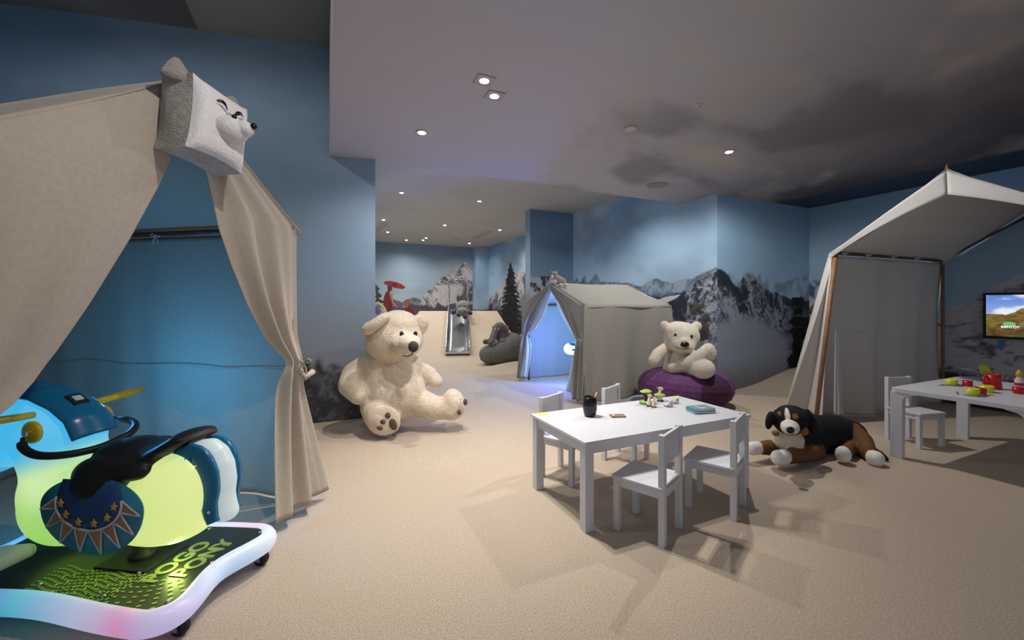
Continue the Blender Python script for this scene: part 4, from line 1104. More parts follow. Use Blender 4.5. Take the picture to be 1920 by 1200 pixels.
# ------------------------------------------------------------------ husky cushion hanging on the big tent's peak
hn = np.array([0.809, -0.588, 0.0])                    # faces out of the gable
hxv = np.array([0.588, 0.809, 0.0])                    # cushion's right, seen from the front
ho = np.array(TL.P(-0.145, -0.015, 2.040))
t = thing('husky_cushion', 'square white and grey husky-face cushion hanging on the tent peak', 'cushion', tuple(ho))
roll = R_(6); ca_, sa_ = math.cos(roll), math.sin(roll)
hu = hxv * ca_ - UPV * sa_; hv = hxv * sa_ + UPV * ca_
def HP(a, b, c): return tuple(ho + hu * a + hv * b + hn * c)
HS = 0.150
def cush(side):
    def fn(u, v):
        a, b = 2 * u - 1, 2 * v - 1
        rr = 1.0 + 0.07 * (abs(a) * abs(b)) ** 3 - 0.03 * (1 - abs(a)) * (abs(b) ** 6) - 0.03 * (1 - abs(b)) * (abs(a) ** 6)
        puff = ((1 - a ** 4) * (1 - b ** 4)) ** 0.5
        return HP(a * HS * rr * 0.86, b * HS * rr, side * (0.070 + 0.045 * puff) - 0.02 * (side < 0))
    return fn
M_HWHITE = mat('white_fur', lin(226, 222, 224), 0.95, noise=(60, 0.05), bump=(120, 0.7, 0.008), sheen=0.4)
M_HGREY = mat('grey_fur', lin(158, 152, 144), 0.95, noise=(45, 0.2), bump=(120, 0.8, 0.01), sheen=0.4)
part('face_panel', MB().grid(cush(1), 26, 26), M_HWHITE, t, True, True)
part('back_panel', MB().grid(cush(-1), 20, 20), M_HGREY, t, True, True)
def edge(k_):
    def fn(u, v):
        i = k_; s_ = u
        q = {0: (s_, 0), 1: (1, s_), 2: (1 - s_, 1), 3: (0, 1 - s_)}[i]
        A = np.array(cush(1)(*q)); B = np.array(cush(-1)(*q)); C_ = A * (1 - v) + B * v
        out = (hu * (0, 1, 0, -1)[i] + hv * (-1, 0, 1, 0)[i])
        return tuple(C_ + out * 0.026 * math.sin(math.pi * v) * math.sin(math.pi * u))
    return fn
for k_ in range(4): part('side_panel', MB().grid(edge(k_), 26, 8), M_HGREY, t, True, True)
for sgn in (-1, 1):
    part('ear', MB().grid(lambda u, v: HP(sgn * (HS * 0.92 - 0.02) + (u - .5) * 0.13 * (1 - v) ** 0.8 + sgn * 0.02 * v, HS - 0.025 + 0.095 * v, -0.03 + 0.06 * math.sin(math.pi * u) * (1 - v)), 10, 8), M_HGREY, t, True, True, solid=0.045)
Rh = Matrix((tuple(hu), tuple(hv), tuple(hn))).transposed()
mz = part('muzzle', MB().ell(HP(0.015, -0.012, 0.118), (0.072, 0.058, 0.070), Rh).ell(HP(0.03, -0.005, 0.165), (0.042, 0.036, 0.050), Rh), M_HWHITE, t, True, True)
part('nose', MB().ell(HP(0.035, 0.006, 0.217), 0.015, sub=2), M_BLACK, mz, True, True)
part('forehead_patch', MB().ell(HP(0.02, 0.045, 0.100), (0.05, 0.028, 0.02), Rh), M_HGREY, t, True, True)
for sgn in (-1, 1):
    part('eye', MB().ell(HP(0.018 + sgn * 0.034, 0.026, 0.164), 0.011, sub=2), M_BLACK, t, True, True)
    part('brow', MB().tube(cat([HP(0.01 + sgn * 0.020, 0.066, 0.117), HP(0.01 + sgn * 0.046, 0.086, 0.113), HP(0.01 + sgn * 0.074, 0.078, 0.106)], 5), [0.003, .006, .009, .011, .012, .012, .011, .009, .007, .005, .003], 8), M_BLACK, t, True, True)
    part('brow_lining', MB().tube(cat([HP(0.01 + sgn * 0.022, 0.056, 0.119), HP(0.01 + sgn * 0.050, 0.074, 0.117), HP(0.01 + sgn * 0.078, 0.066, 0.109)], 5), [0.002, .004, .006, .007, .007, .007, .006, .005, .004, .003, .002], 8), M_HWHITE, t, True, True)

# ------------------------------------------------------------------ light-up pony ride
def emit_attr(name, strength, rough=0.4, base=0.6):
    m = mat(name, rough=rough, attr='tint')
    nt = m.node_tree; b = nt.nodes['Principled BSDF']; a = [n for n in nt.nodes if n.type == 'ATTRIBUTE'][0]
    nt.links.new(a.outputs['Color'], b.inputs['Emission Color']); b.inputs['Emission Strength'].default_value = strength
    for l in list(b.inputs['Base Color'].links): nt.links.remove(l)
    b.inputs['Base Color'].default_value = (base, base, base, 1)
    return m
M_GLOW = emit_attr('glowing_shell', 0.85, 0.35, 0.35)
M_RIM = emit_attr('glowing_rim', 0.55, 0.4, 0.5)
M_TEAL = mat('blue_plastic', lin(24, 110, 156), 0.25, noise=(8, 0.03))
M_TEALSK = mat('teal_vinyl', lin(44, 128, 156), 0.5, noise=(8, 0.05))
M_BROWN = mat('tan_vinyl', lin(176, 128, 92), 0.5, noise=(8, 0.05))
M_NAVY = mat('navy_vinyl', lin(20, 66, 122), 0.5, noise=(8, 0.05))
M_GREYLINE = mat('pale_trim', lin(190, 192, 196), 0.5, noise=(8, 0.03))
M_GOLD = mat('gold_star', lin(206, 160, 74), 0.45, noise=(20, 0.1))
M_YELL = mat('yellow_plastic', lin(214, 180, 30), 0.3, noise=(8, 0.04))
M_PLATE = mat('dark_plate', lin(66, 72, 62), 0.30, 0.7, noise=(5, 0.12))
M_ETCH = mat('etched_metal', lin(176, 190, 120), 0.35, 0.6, noise=(12, 0.06))
M_GREYPL = mat('grey_plastic', lin(176, 182, 180), 0.5, noise=(30, 0.06))

PO = (-0.38, 2.10, 0.0)
pony = thing('pony_ride', 'light-up pony ride glowing cyan and yellow-green on a wheeled platform', 'ride-on toy', PO, math.atan2(0.527, -0.85))
I3 = Matrix.Identity(3)
def W_(c, r): return (tuple(c), r if hasattr(r, '__len__') else (r, r, r), I3, None, False)
P_ = [W_((.45, 0, .41), (.42, .165, .19)), W_((.19, 0, .46), (.17, .165, .19)), W_((.33, 0, .40), (.30, .16, .19)), W_((.66, 0, .36), (.25, .165, .17)),
      W_((.76, 0, .37), (.18, .16, .19)), W_((.80, 0, .42), (.14, .15, .18))]
P_ += [(c, r, R, None, False) for (c, r, R, a_, b_) in wchain([(.76, 0, .42, .155), (.79, 0, .55, .145), (.84, 0, .68, .155)])]
P_ += [W_((.92, 0, .70), (.21, .155, .155)), W_((1.06, 0, .66), (.22, .15, .15)), W_((1.20, 0, .60), (.16, .13, .135)), W_((.79, 0, .66), (.15, .13, .14))]
body = blob('shell', P_, 0.014, M_GLOW, pony, 10, world=False)
me = body.data; n = len(me.vertices); co = np.empty(n * 3, np.float32); me.vertices.foreach_get('co', co); co = co.reshape(-1, 3)
hd = sstep(0.50, 0.64, co[:, 2] + 0.30 * np.clip(co[:, 0] - 0.78, -0.3, 0.6))
gcol = np.array(lin(150, 205, 92)) * np.ones((n, 1))
gcol = mixc(gcol, np.array(lin(206, 222, 128)), sstep(0.55, 0.25, co[:, 0]))
gcol = mixc(gcol, np.array(lin(214, 238, 176)), 0.8 * np.exp(-((co[:, 0] - .75) / .14) ** 2 - ((co[:, 2] - .50) / .10) ** 2))
gcol = mixc(gcol, np.array(lin(52, 176, 226)), hd)
gcol = mixc(gcol, np.array(lin(20, 140, 206)), sstep(0.98, 1.15, co[:, 0]))
me.color_attributes['tint'].data.foreach_set('color', np.c_[gcol, np.ones(n)].astype(np.float32).ravel())
# mane
mp = [(1.20, .78), (1.10, .83), (.98, .855), (.87, .845), (.76, .805), (.675, .745), (.635, .67)]
def mane(u, v):
    k_ = v * (len(mp) - 1); i = min(int(k_), len(mp) - 2); f_ = k_ - i
    x = mp[i][0] * (1 - f_) + mp[i + 1][0] * f_; z = mp[i][1] * (1 - f_) + mp[i + 1][1] * f_
    a = (u - .5) * 2.1
    d = np.array([mp[i + 1][1] - mp[i][1], -(mp[i + 1][0] - mp[i][0])]); d = -d / np.linalg.norm(d)
    d = d if d[1] > 0 or d[0] < 0 else -d
    h = 0.012 + (0.035 * abs(math.sin(6.5 * v * math.pi)) * max(0, 1 - v * 1.7) + 0.012) * max(0.0, math.cos(a * 1.3)) - 0.045 * (1 - math.cos(a))
    return (x + d[0] * h, 0.088 * math.sin(a) / math.sin(1.05), z + d[1] * h)
mo = part('mane', MB().grid(mane, 14, 40), M_TEAL, pony, False, True, solid=0.014)
pl = part('control_plate', MB().box((.735, 0.0, .822), (.066, .06, .014), Matrix.Rotation(R_(-34), 3, 'Y'), .003), M_BLACKMATT, mo, False)
part('display', MB().box((.731, 0.0, .830), (.030, .034, .003), Matrix.Rotation(R_(-34), 3, 'Y')), M_WHITE, mo, False)
for s_ in (-1, 1):
    part('mane_screw', MB().ell((.625, s_ * .03, .70), .006, sub=1), M_CHROME, mo, False, True)
    part('handle', MB().tube([(.80, s_ * .11, .78), (.80, s_ * .20, .785), (.80, s_ * .27, .79), (.80, s_ * .345, .795)], [.014, .016, .018, .013], 12), M_YELL, pony, False, True)
    part('rein_disc', MB().lathe([(.046, .0), (.046, .012), (.036, .018), (.012, .020)], (.77, s_ * .128, .715), 24, Matrix.Rotation(R_(-90 * s_), 3, 'X')), M_YELL, pony, False, True)
    part('disc_hub', MB().ell((.77, s_ * .155, .715), .012, sub=2), M_CHROME, pony, False, True)
part('rein', MB().tube(cat([(.77, .165, .70), (.735, .185, .668), (.67, .18, .640), (.60, .135, .630), (.555, .06, .632), (.545, -.02, .645), (.565, -.10, .662), (.64, -.16, .68), (.77, -.165, .70)]), [.007] * 3 + [.0155] * 43 + [.007] * 3, 10), M_LEATHER, pony, False, True)
part('eye', MB().ell((1.06, .142, .74), (.028, .012, .03)), M_BLACK, pony, False, True)
# saddle
P_ = [W_((.42, 0, .60), (.16, .145, .05)), W_((.46, 0, .615), (.11, .13, .045)), W_((.30, 0, .605), (.12, .13, .04))]
for s_ in (-1, 1): P_ += [W_((.44, s_ * .135, .545), (.125, .055, .085)), W_((.46, s_ * .15, .515), (.095, .045, .07)), W_((.34, s_ * .12, .575), (.12, .05, .045))]
for i in range(8): P_.append(W_((.29 - .020 * i, 0, .600 + .0125 * i), (.055, .135 - .004 * i, .026)))
blob('saddle', P_, 0.008, M_LEATHER, pony, 8, world=False)
part('saddle_piping', MB().tube([(.30 - .0 * a, .14 * math.cos(a) , .61) if False else (.20 - .105 * math.sin(a), .128 * math.cos(a), .640 + .055 * math.sin(a)) for a in np.linspace(0, math.pi, 24)], 0.005, 6), mat('brown_piping', lin(70, 52, 44), 0.5, noise=(10, .05)), pony, False, True)
# printed saddle skirt on each side
def skirt_side(s_):
    def yy(x, z): return s_ * (0.182 - 0.55 * (z - 0.40) ** 2 - 0.10 * (x - 0.43) ** 2)
    def plate(poly, off, m, name, parent, th=0.002):
        n_ = len(poly); mb = MB()
        c = (sum(p[0] for p in poly) / n_, sum(p[1] for p in poly) / n_)
        ring = []
        for f_ in (0.0, 0.5, 1.0):
            ring.append([(c[0] + (p[0] - c[0]) * f_, c[1] + (p[1] - c[1]) * f_) for p in poly])
        V = [(c[0], yy(*c) + s_ * off, c[1])]; F = []
        for rg in ring[1:]: V += [(p[0], yy(*p) + s_ * off, p[1]) for p in rg]
        for i in range(n_):
            j = (i + 1) % n_; F.append((0, 1 + i, 1 + j)); F.append((1 + i, 1 + n_ + i, 1 + n_ + j, 1 + j))
        mb.add(V, F); return part(name, mb, m, parent, False, True, solid=th)
    cx, cz = .43, .44
    ob = []
    for i in range(48):
        a = 2 * math.pi * i / 48
        r = 1.0
        x = cx + .235 * math.cos(a) * r; z = cz + (.185 if math.sin(a) < 0 else .12) * math.sin(a)
        ob.append((x, z))
    sk = plate(ob, 0.0, M_TEALSK, 'skirt', pony, 0.006)
    inn = lambda a: (cx + .150 * math.cos(a), .465 + .105 * math.sin(a))
    out = lambda a: (cx + .228 * math.cos(a), cz + (.180 if math.sin(a) < 0 else .115) * math.sin(a))
    nT = 8; A0, A1 = R_(172), R_(368)
    for k_ in range(nT):
        a, b = A0 + (A1 - A0) * k_ / nT, A0 + (A1 - A0) * (k_ + 1) / nT; md = (a + b) / 2
        tri = [inn(a), inn(b), out(md)]
        dense = []
        for q0, q1 in zip(tri, tri[1:] + tri[:1]):
            for f_ in np.linspace(0, 1, 6)[:-1]: dense.append((q0[0] + (q1[0] - q0[0]) * f_, q0[1] + (q1[1] - q0[1]) * f_))
        tr = plate(dense, 0.005, M_BROWN, 'triangle', sk)
        mb = MB()
        for q0, q1 in ((tri[0], tri[2]), (tri[2], tri[1])):
            mb.tube([(q0[0] + (q1[0] - q0[0]) * f_, yy(q0[0] + (q1[0] - q0[0]) * f_, q0[1] + (q1[1] - q0[1]) * f_) + s_ * .0065, q0[1] + (q1[1] - q0[1]) * f_) for f_ in np.linspace(0, 1, 6)], .0034, 6)
        part('triangle_trim', mb, M_GREYLINE, sk, False, True)
    pan = [inn(a) for a in np.linspace(R_(170), R_(370), 30)] + [(cx + .13, .55), (cx - .13, .55)]
    plate(pan, 0.008, M_NAVY, 'star_panel', sk)
    part('arc_trim', MB().tube([(inn(a)[0], yy(*inn(a)) + s_ * .009, inn(a)[1]) for a in np.linspace(R_(170), R_(370), 30)], .0050, 6), M_GREYLINE, sk, False, True)
    for k_ in range(6):
        a = R_(186 + 168 * k_ / 5); c = (cx + .122 * math.cos(a), .468 + .080 * math.sin(a))
        star = []
        for i in range(10):
            an = math.pi / 2 + i * math.pi / 5; r = .0185 if i % 2 == 0 else .0085
            star.append((c[0] + r * math.cos(an), c[1] + r * math.sin(an)))
        plate(star, 0.012, M_GOLD, 'star', sk, 0.004)
skirt_side(1); skirt_side(-1)
# tail
tp = [(.160, .600), (.12, .632), (.075, .640), (.035, .615), (.008, .565), (-.002, .50), (.006, .44), (-.004, .385), (-.015, .36)]
def ribbon(path, wd, ys, off):
    def fn(u, v):
        k_ = v * (len(path) - 1); i = min(int(k_), len(path) - 2); f_ = k_ - i
        x = path[i][0] * (1 - f_) + path[i + 1][0] * f_; z = path[i][1] * (1 - f_) + path[i + 1][1] * f_
        tx_, tz_ = path[i + 1][0] - path[i][0], path[i + 1][1] - path[i][1]; l_ = math.hypot(tx_, tz_)
        nx_, nz_ = tz_ / l_, -tx_ / l_
        ww = wd * (0.55 + 0.45 * math.sin(math.pi * min(1, .12 + v * .95))) if wd else 0
        a = (u - .5) * 2 * ww + off
        return (x - nx_ * a, ys + 0.0 * u, z - nz_ * a)
    return fn
tlm = emit_attr('glowing_tail', 0.5, .35, .4)
P_ = []
for a, b in zip(tp[:-1], tp[1:]):
    for i in range(5):
        f_ = i / 5; P_.append(W_((a[0] + (b[0] - a[0]) * f_, 0, a[1] + (b[1] - a[1]) * f_), (.034, .050, .034)))
tl = blob('tail', P_, 0.009, tlm, pony, 5, world=False, default=lin(190, 214, 214))
for s_ in (-1, 1):
    sd = part('tail_panel', MB().grid(ribbon([(x + .018, z - .010) for x, z in tp], .042, s_ * .058, 0.0), 6, 30), M_TEAL, tl, False, True, solid=0.02)
    for q in ((.125, .605), (.014, .395)): part('tail_screw', MB().ell((q[0], s_ * .067, q[1]), .008, sub=1), M_CHROME, sd, False, True)
# footrests
for s_ in (-1, 1): part('footrest', MB().box((.80, s_ * .215, .235), (.17, .14, .055), Matrix.Rotation(R_(8), 3, 'Y'), .024, 3), M_GREYPL, pony, False, angle=50)
part('spring_post', MB().lathe([(.05, .14), (.05, .17), (.035, .18), (.035, .28)], (.40, 0, 0), 20), M_BLACKMATT, pony, False, True)
part('mount_plate', MB().box((.40, 0, .147), (.24, .20, .008), bevel=.002), M_BLACKMATT, pony, False)
# platform
def outline(inset=0.0, n=160):
    x0, x1, hw = -0.055 + inset, 1.20 - inset, 0.335 - inset
    pts = []; r = 0.10
    base = rrect(x0, x1, -hw, hw, r, 14)
    # densify straight runs
    den = []
    for a, b in zip(base, base[1:] + base[:1]):
        L_ = math.hypot(b[0] - a[0], b[1] - a[1]); k_ = max(1, int(L_ / 0.02))
        for i in range(k_): den.append((a[0] + (b[0] - a[0]) * i / k_, a[1] + (b[1] - a[1]) * i / k_))
    out = []
    for (x, y) in den:
        cxp = 0.5725
        f1 = math.exp(-(y / 0.15) ** 2); x2 = x + (0.06 * f1 if x < cxp else -0.06 * f1) * min(1, abs(x - cxp) / (0.5))
        f2 = math.exp(-((x - 0.5725) / 0.30) ** 2); y2 = y * (1 - 0.13 * f2)
        out.append((x2, y2))
    return out
part('deck', MB().prism(outline(0.05), .085, .143), M_PLATE, pony, False)
ol = outline(0.038)
rim = MB(); cols = []
n_r = 16
for (x, y) in ol: pass
Pm = [Vector((x, y, .105)) for x, y in ol]; k_ = len(Pm); Vr = []; Fr = []
for i in range(k_):
    tdir = (Pm[(i + 1) % k_] - Pm[i - 1]).normalized(); nrm = Vector((tdir.y, -tdir.x, 0))
    for j in range(n_r):
        a = 2 * math.pi * j / n_r; Vr.append(Pm[i] + nrm * (.040 * math.cos(a)) + Vector((0, 0, .046 * math.sin(a))))
for i in range(k_):
    for j in range(n_r): Fr.append((i * n_r + j, i * n_r + (j + 1) % n_r, ((i + 1) % k_) * n_r + (j + 1) % n_r, ((i + 1) % k_) * n_r + j))
rim.add(Vr, Fr); ro = part('light_rim', rim, M_RIM, pony, False, True)
A = np.array([tuple(v) for v in Vr])
def rimcol(x, y):
    near = [(-.06, (190, 172, 226)), (.05, (198, 160, 214)), (.13, (226, 140, 200)), (.22, (204, 182, 226)), (.34, (186, 200, 236)), (.46, (150, 196, 238)), (.55, (110, 190, 236)), (.62, (60, 196, 224)), (.70, (70, 150, 226)), (1.2, (90, 150, 226))]
    rear = [(-.34, (206, 196, 226)), (-.2, (196, 214, 238)), (-.05, (140, 196, 240)), (.06, (176, 206, 240)), (.16, (180, 180, 232)), (.34, (190, 172, 226))]
    def ip(tb, t): return np.array([np.interp(t, [q[0] for q in tb], [lin(q[1])[c_] for q in tb]) for c_ in range(3)])
    wr = float(sstep(0.10, -0.02, np.float64(x)))
    return ip(rear, y) * wr + ip(near, x if y > 0 else x) * (1 - wr)
rc = np.array([rimcol(x, y) for x, y, z in A])
ca = ro.data.color_attributes.new('tint', 'FLOAT_COLOR', 'POINT'); ca.data.foreach_set('color', np.c_[rc, np.ones(len(rc))].astype(np.float32).ravel())
# etched lettering and perforations
MT = lambda x, y: Matrix(((0, 1, 0, x), (-1, 0, 0, y), (0, 0, 1, .1445), (0, 0, 0, 1)))
part('lettering', text_mb('POGO', 0.098, MT(.185, .15)), M_ETCH, pony, False)
part('lettering', text_mb('PONY', 0.098, MT(.095, .105)), M_ETCH, pony, False)
dsh = MB()
for i in range(16):
    for j in range(9):
        r = .10 + .028 * j; a = R_(200 + 9.0 * i)
        x, y = .245 + r * 1.15 * math.cos(a), .02 - r * 1.0 * math.sin(a)
        if not (-.02 < x < .62 and .115 < y < .275): continue
        dsh.box((x, y, .1442), (.0065 + .0005 * j, .015, .0012), Matrix.Rotation(-a + math.pi / 2 if False else -a, 3, 'Z'))
for i in range(26):
    for j in range(8):
        x, y = .27 + .017 * i + .004 * math.sin(j), .245 - .020 * j + .010 * math.sin(i * .5)
        if x < .66: dsh.box((x, y, .1442), (.009, .012 * (1 - .03 * i / 2), .0012))
dk_ = part('etched_dashes', dsh, M_ETCH, pony, False); dk_['kind'] = 'stuff'
for q in ((.03, .23), (.03, -.24), (.30, .235), (.62, .21), (.06, 0.0), (.30, -.235), (.30, .10), (.95, .23)): part('deck_bolt', MB().lathe([(.009, .143), (.009, .147), (.006, .150)], (q[0], q[1], 0), 12), M_CHROME, pony, False, True)
for (x, y) in ((.02, .20), (.02, -.22), (1.10, .24), (1.10, -.24)):
    cs = part('caster', MB().box((x, y, .074), (.06, .055, .014)).box((x, y + .024, .052), (.045, .004, .05)).box((x, y - .024, .052), (.045, .004, .05)), M_CHROME, pony, False)
    part('wheel', MB().lathe([(.018, -.016), (.034, -.014), (.037, -.006), (.037, .006), (.034, .014), (.018, .016)], (x - .008, y, .037), 24, Matrix.Rotation(R_(90), 3, 'X')), M_BLACKMATT, cs, False, True)
# unseen point lights outside the shell, added to spread its coloured glow
def lamp(parent, name, loc, col, en, r=0.08):
    ld = bpy.data.lights.new(name, 'POINT'); ld.energy = en; ld.color = col; ld.shadow_soft_size = r
    lo = bpy.data.objects.new(name, ld); COL.objects.link(lo); lo.parent = parent; lo.location = loc; return lo
lamp(pony, 'head_glow_fill', (.95, -.24, .74), (0.06, 0.42, 1.0), 12.0, .05)
lamp(pony, 'deck_glow_fill', (.12, .0, .075), (0.55, 0.55, 1.0), 0.0, .03)
lamp(pony, 'belly_glow_fill', (.22, .02, .22), (0.75, 1.0, 0.25), 0.8, .03)

# ------------------------------------------------------------------ glowing ride inside the small tent
gx = (3.33, 4.93)
g = thing('light_up_ride', 'white and blue glowing light-up ride standing inside the small tent', 'ride-on toy', (gx[0], gx[1], 0.0), R_(-60))
M_GW = mat('glowing_white', lin(220, 225, 240), 0.4, emit=((0.55, 0.62, 1.0), 3.0), noise=(5, .02))
blob('glowing_head', wchain([(-.17, 0, .60, .085), (.12, 0, .60, .092)]), 0.014, M_GW, g, 6, world=False)
part('blue_cap', MB().ell((-.02, 0, .665), (.17, .075, .045)), M_TEAL, g, False, True)
part('eye', MB().ell((-.06, -.088, .60), (.03, .012, .014)), M_BLACK, g, False, True)
part('neck_column', MB().lathe([(.06, .16), (.055, .3), (.05, .52)], (.10, 0, 0), 20), M_WHITE, g, False, True)
for k_ in range(7): part('printed_patch', MB().box((.07 + .03 * (k_ % 2), -.052, .20 + .045 * k_), (.04, .018, .030), bevel=.004), M_BLACKMATT, g, False)
part('base', MB().prism(rrect(-.10, .40, -.19, .19, .08), .10, .165), M_TEAL, g, False, angle=40)
for x, y in ((-.03, -.12), (-.03, .12), (.33, -.12), (.33, .12)): part('foot', MB().lathe([(.02, 0), (.022, .05), (.018, .102)], (x, y, 0), 14), M_BLACKMATT, g, False, True)
lamp(g, 'head_glow_fill', (-.30, 0.05, .62), (0.13, 0.20, 1.0), 42.0, .06)  # unseen point lights around the ride, added for the tent's blue glow
lamp(g, 'top_glow_fill', (.0, 0.10, .86), (0.25, 0.72, 1.0), 26.0, .06)

# ------------------------------------------------------------------ wall screen
sy0, sy1, sz0, sz1 = 1.17, 2.10, 0.85, 1.378
t = thing('wall_screen', 'black-framed flat screen showing a rocky landscape on the right wall', 'television', (7.145, (sy0 + sy1) / 2, sz0))
part('casing', MB().box((7.105, (sy0 + sy1) / 2, (sz0 + sz1) / 2), (0.07, sy1 - sy0, sz1 - sz0), bevel=.006), M_BLACK, t)
M_SCREEN = emit_attr('screen_picture', 0.85, 0.2, 0.02)
ny_, nz_ = 150, 86
Yg, Zg = np.meshgrid(np.linspace(sy1 - .028, sy0 + .028, ny_ + 1), np.linspace(sz0 + .03, sz1 - .025, nz_ + 1))
u_ = (sy1 - .028 - Yg) / (sy1 - sy0 - .056); v_ = (Zg - sz0 - .03) / (sz1 - sz0 - .055)
c = np.array(lin(88, 132, 214)) * v_[..., None] + np.array(lin(190, 206, 236)) * (1 - v_[..., None])
c = mixc(c, np.array(lin(240, 244, 250)), 0.9 * sstep(0.45, 0.7, fbm(u_ * 5, v_ * 5, 5, 201)))
hz = 0.52 + 0.06 * u_ + 0.16 * np.exp(-((u_ - .36) / .12) ** 2) + 0.08 * (fbm(u_ * 14, u_ * 0, 4, 203) - .5) + .1 * np.exp(-((u_ - .75) / .2) ** 2)
gcl = np.array(lin(150, 118, 60)) * (0.25 + 1.5 * fbm(u_ * 16, v_ * 16, 5, 205) ** 1.4)[..., None] * (0.35 + .8 * v_[..., None])
gcl = mixc(gcl, np.array(lin(120, 140, 70)), 0.6 * sstep(.5, .7, fbm(u_ * 9, v_ * 9, 4, 207)))
k = v_ < hz; c[k] = gcl[k]
c[((u_ - .205) / .055) ** 2 + ((v_ - .30) / .055) ** 2 < 1] = lin(110, 190, 110)
k = ((u_ - .52) / .085) ** 2 + ((v_ - .50) / .15) ** 2 < 1; c[k] = lin(250, 250, 250)
k = ((u_ - .52) / .07) ** 2 + ((v_ - .71) / .035) ** 2 < 1; c[k] = lin(250, 250, 250)
mb = MB(); mb.v = [(7.068, float(a), float(b)) for a, b in zip(Yg.ravel(), Zg.ravel())]
ii = (np.arange(nz_)[:, None] * (ny_ + 1) + np.arange(ny_)[None, :]).ravel(); mb.f = [tuple(q) for q in np.c_[ii, ii + 1, ii + ny_ + 2, ii + ny_ + 1].tolist()]
so = part('screen', mb, M_SCREEN, t)
ca = so.data.color_attributes.new('tint', 'FLOAT_COLOR', 'POINT'); ca.data.foreach_set('color', np.c_[c.reshape(-1, 3), np.ones(c.size // 3)].astype(np.float32).ravel())
Ms = Matrix(((0, 0, -1, 7.066), (-1, 0, 0, sy1 - .145), (0, 1, 0, sz0 + .128), (0, 0, 0, 1)))
part('screen_text', text_mb('BIENTÔT', 0.034, Ms, .0005), mat('screen_white', (1, 1, 1), .4, emit=((1, 1, 1), .8)), so)

# ------------------------------------------------------------------ things on the activity table
TZ = 0.5
p = atz(1106, 780, TZ)
t = thing('pencil_cup', 'glossy black pencil cup on the white table', 'cup', (p[0], p[1], TZ))
part('cup', MB().lathe([(.030, 0), (.040, .012), (.047, .05), (.047, .085), (.042, .130), (.038, .130), (.042, .085), (.040, .02), (.002, .012)], n=32), M_BLACK, t, False, True)
single('pencil', MB().tube([tuple(np.array([p[0] + .01, p[1], TZ + .03])), tuple(np.array([p[0], p[1], TZ + .03]) + RGT * .026 + UPV * .07), tuple(np.array([p[0], p[1], TZ + .03]) + RGT * .048 + UPV * .128)], .006, 6), mat('pink_pencil', lin(216, 160, 140), .5, noise=(9, .05)), 'pink pencil leaning in the black pencil cup', 'pencil', True)
p = atz(1158, 781, TZ)
t = thing('small_notebook', 'small brown notebook lying on the white table', 'notebook', (p[0], p[1], TZ), R_(-20))
part('cover', MB().box((0, 0, .005), (.098, .062, .010), bevel=.003), mat('kraft_cover', lin(140, 116, 88), .5, noise=(20, .08)), t, False)
part('title_strip', MB().box((-.028, .002, .0105), (.012, .036, .0015)), mat('cream_strip', lin(230, 214, 180), .5, noise=(9, .03)), t, False)
p = atz(1314, 772, TZ)
M_BK = [mat('turquoise_cover', lin(110, 170, 182), .45, noise=(45, .18)), mat('green_blue_cover', lin(84, 146, 160), .45, noise=(40, .15))]
M_PAGE = mat('pages', lin(226, 222, 210), .8, noise=(9, .03))
for k_, (lb, rz_) in enumerate((('turquoise booklet at the bottom of the small stack on the table', R_(-16)), ('turquoise booklet with a coloured picture, on top of the small stack', R_(-10)))):
    t = thing('booklet', lb, 'booklet', (p[0], p[1], TZ + .0165 * k_), rz_, 'booklets on the white table')
    part('pages', MB().box((0, 0, .008), (.150, .105, .011)), M_PAGE, t, False)
    part('cover', MB().box((0, 0, .0145), (.156, .110, .003), bevel=.001).box((0, 0, .0015), (.156, .110, .003), bevel=.001).box((-.077, 0, .008), (.003, .110, .014)), M_BK[k_ % 2], t, False)
    if k_:
        for (x, y, cl) in ((-.02, .01, (216, 190, 110)), (.01, .015, (120, 110, 180)), (.03, -.005, (220, 130, 100)), (-.005, -.02, (200, 214, 220))):
            part('cover_print', MB().lathe([(.017, .0160), (.017, .0166)], (x, y, 0), 14), mat('print_%d' % cl[0], lin(cl), .5, noise=(30, .1)), t, False)
M_GIR = mat('giraffe_cream', lin(226, 214, 190), .55, noise=(60, .12)); M_GIB = mat('giraffe_brown', lin(110, 74, 56), .6, noise=(30, .1))
M_LIME = mat('lime_paint', lin(168, 196, 70), .5, noise=(40, .15)); M_TRUNK = mat('trunk_brown', lin(62, 44, 42), .6, noise=(40, .1)); M_BLUEB = mat('base_blue', lin(60, 110, 140), .5, noise=(20, .08))
p = atz(1211, 757, TZ)
t = thing('toy_tree', 'toy tree with a flat green crown on a round base', 'toy figure', (p[0], p[1], TZ))
part('base', MB().lathe([(.046, 0), (.048, .008), (.046, .013)], n=28), M_BLUEB, t, False, True)
part('grass', MB().lathe([(.046, .013), (.047, .018), (.030, .023)], n=28), M_LIME, t, False, True)
part('trunk', MB().tube([(0, 0, .02), (.002, 0, .05), (-.003, 0, .085)], [.013, .009, .014], 10), M_TRUNK, t, False, True)
part('crown', MB().ell((0, 0, .092), (.048, .040, .010)).ell((.012, .006, .097), (.03, .028, .010)), M_LIME, t, False, True)
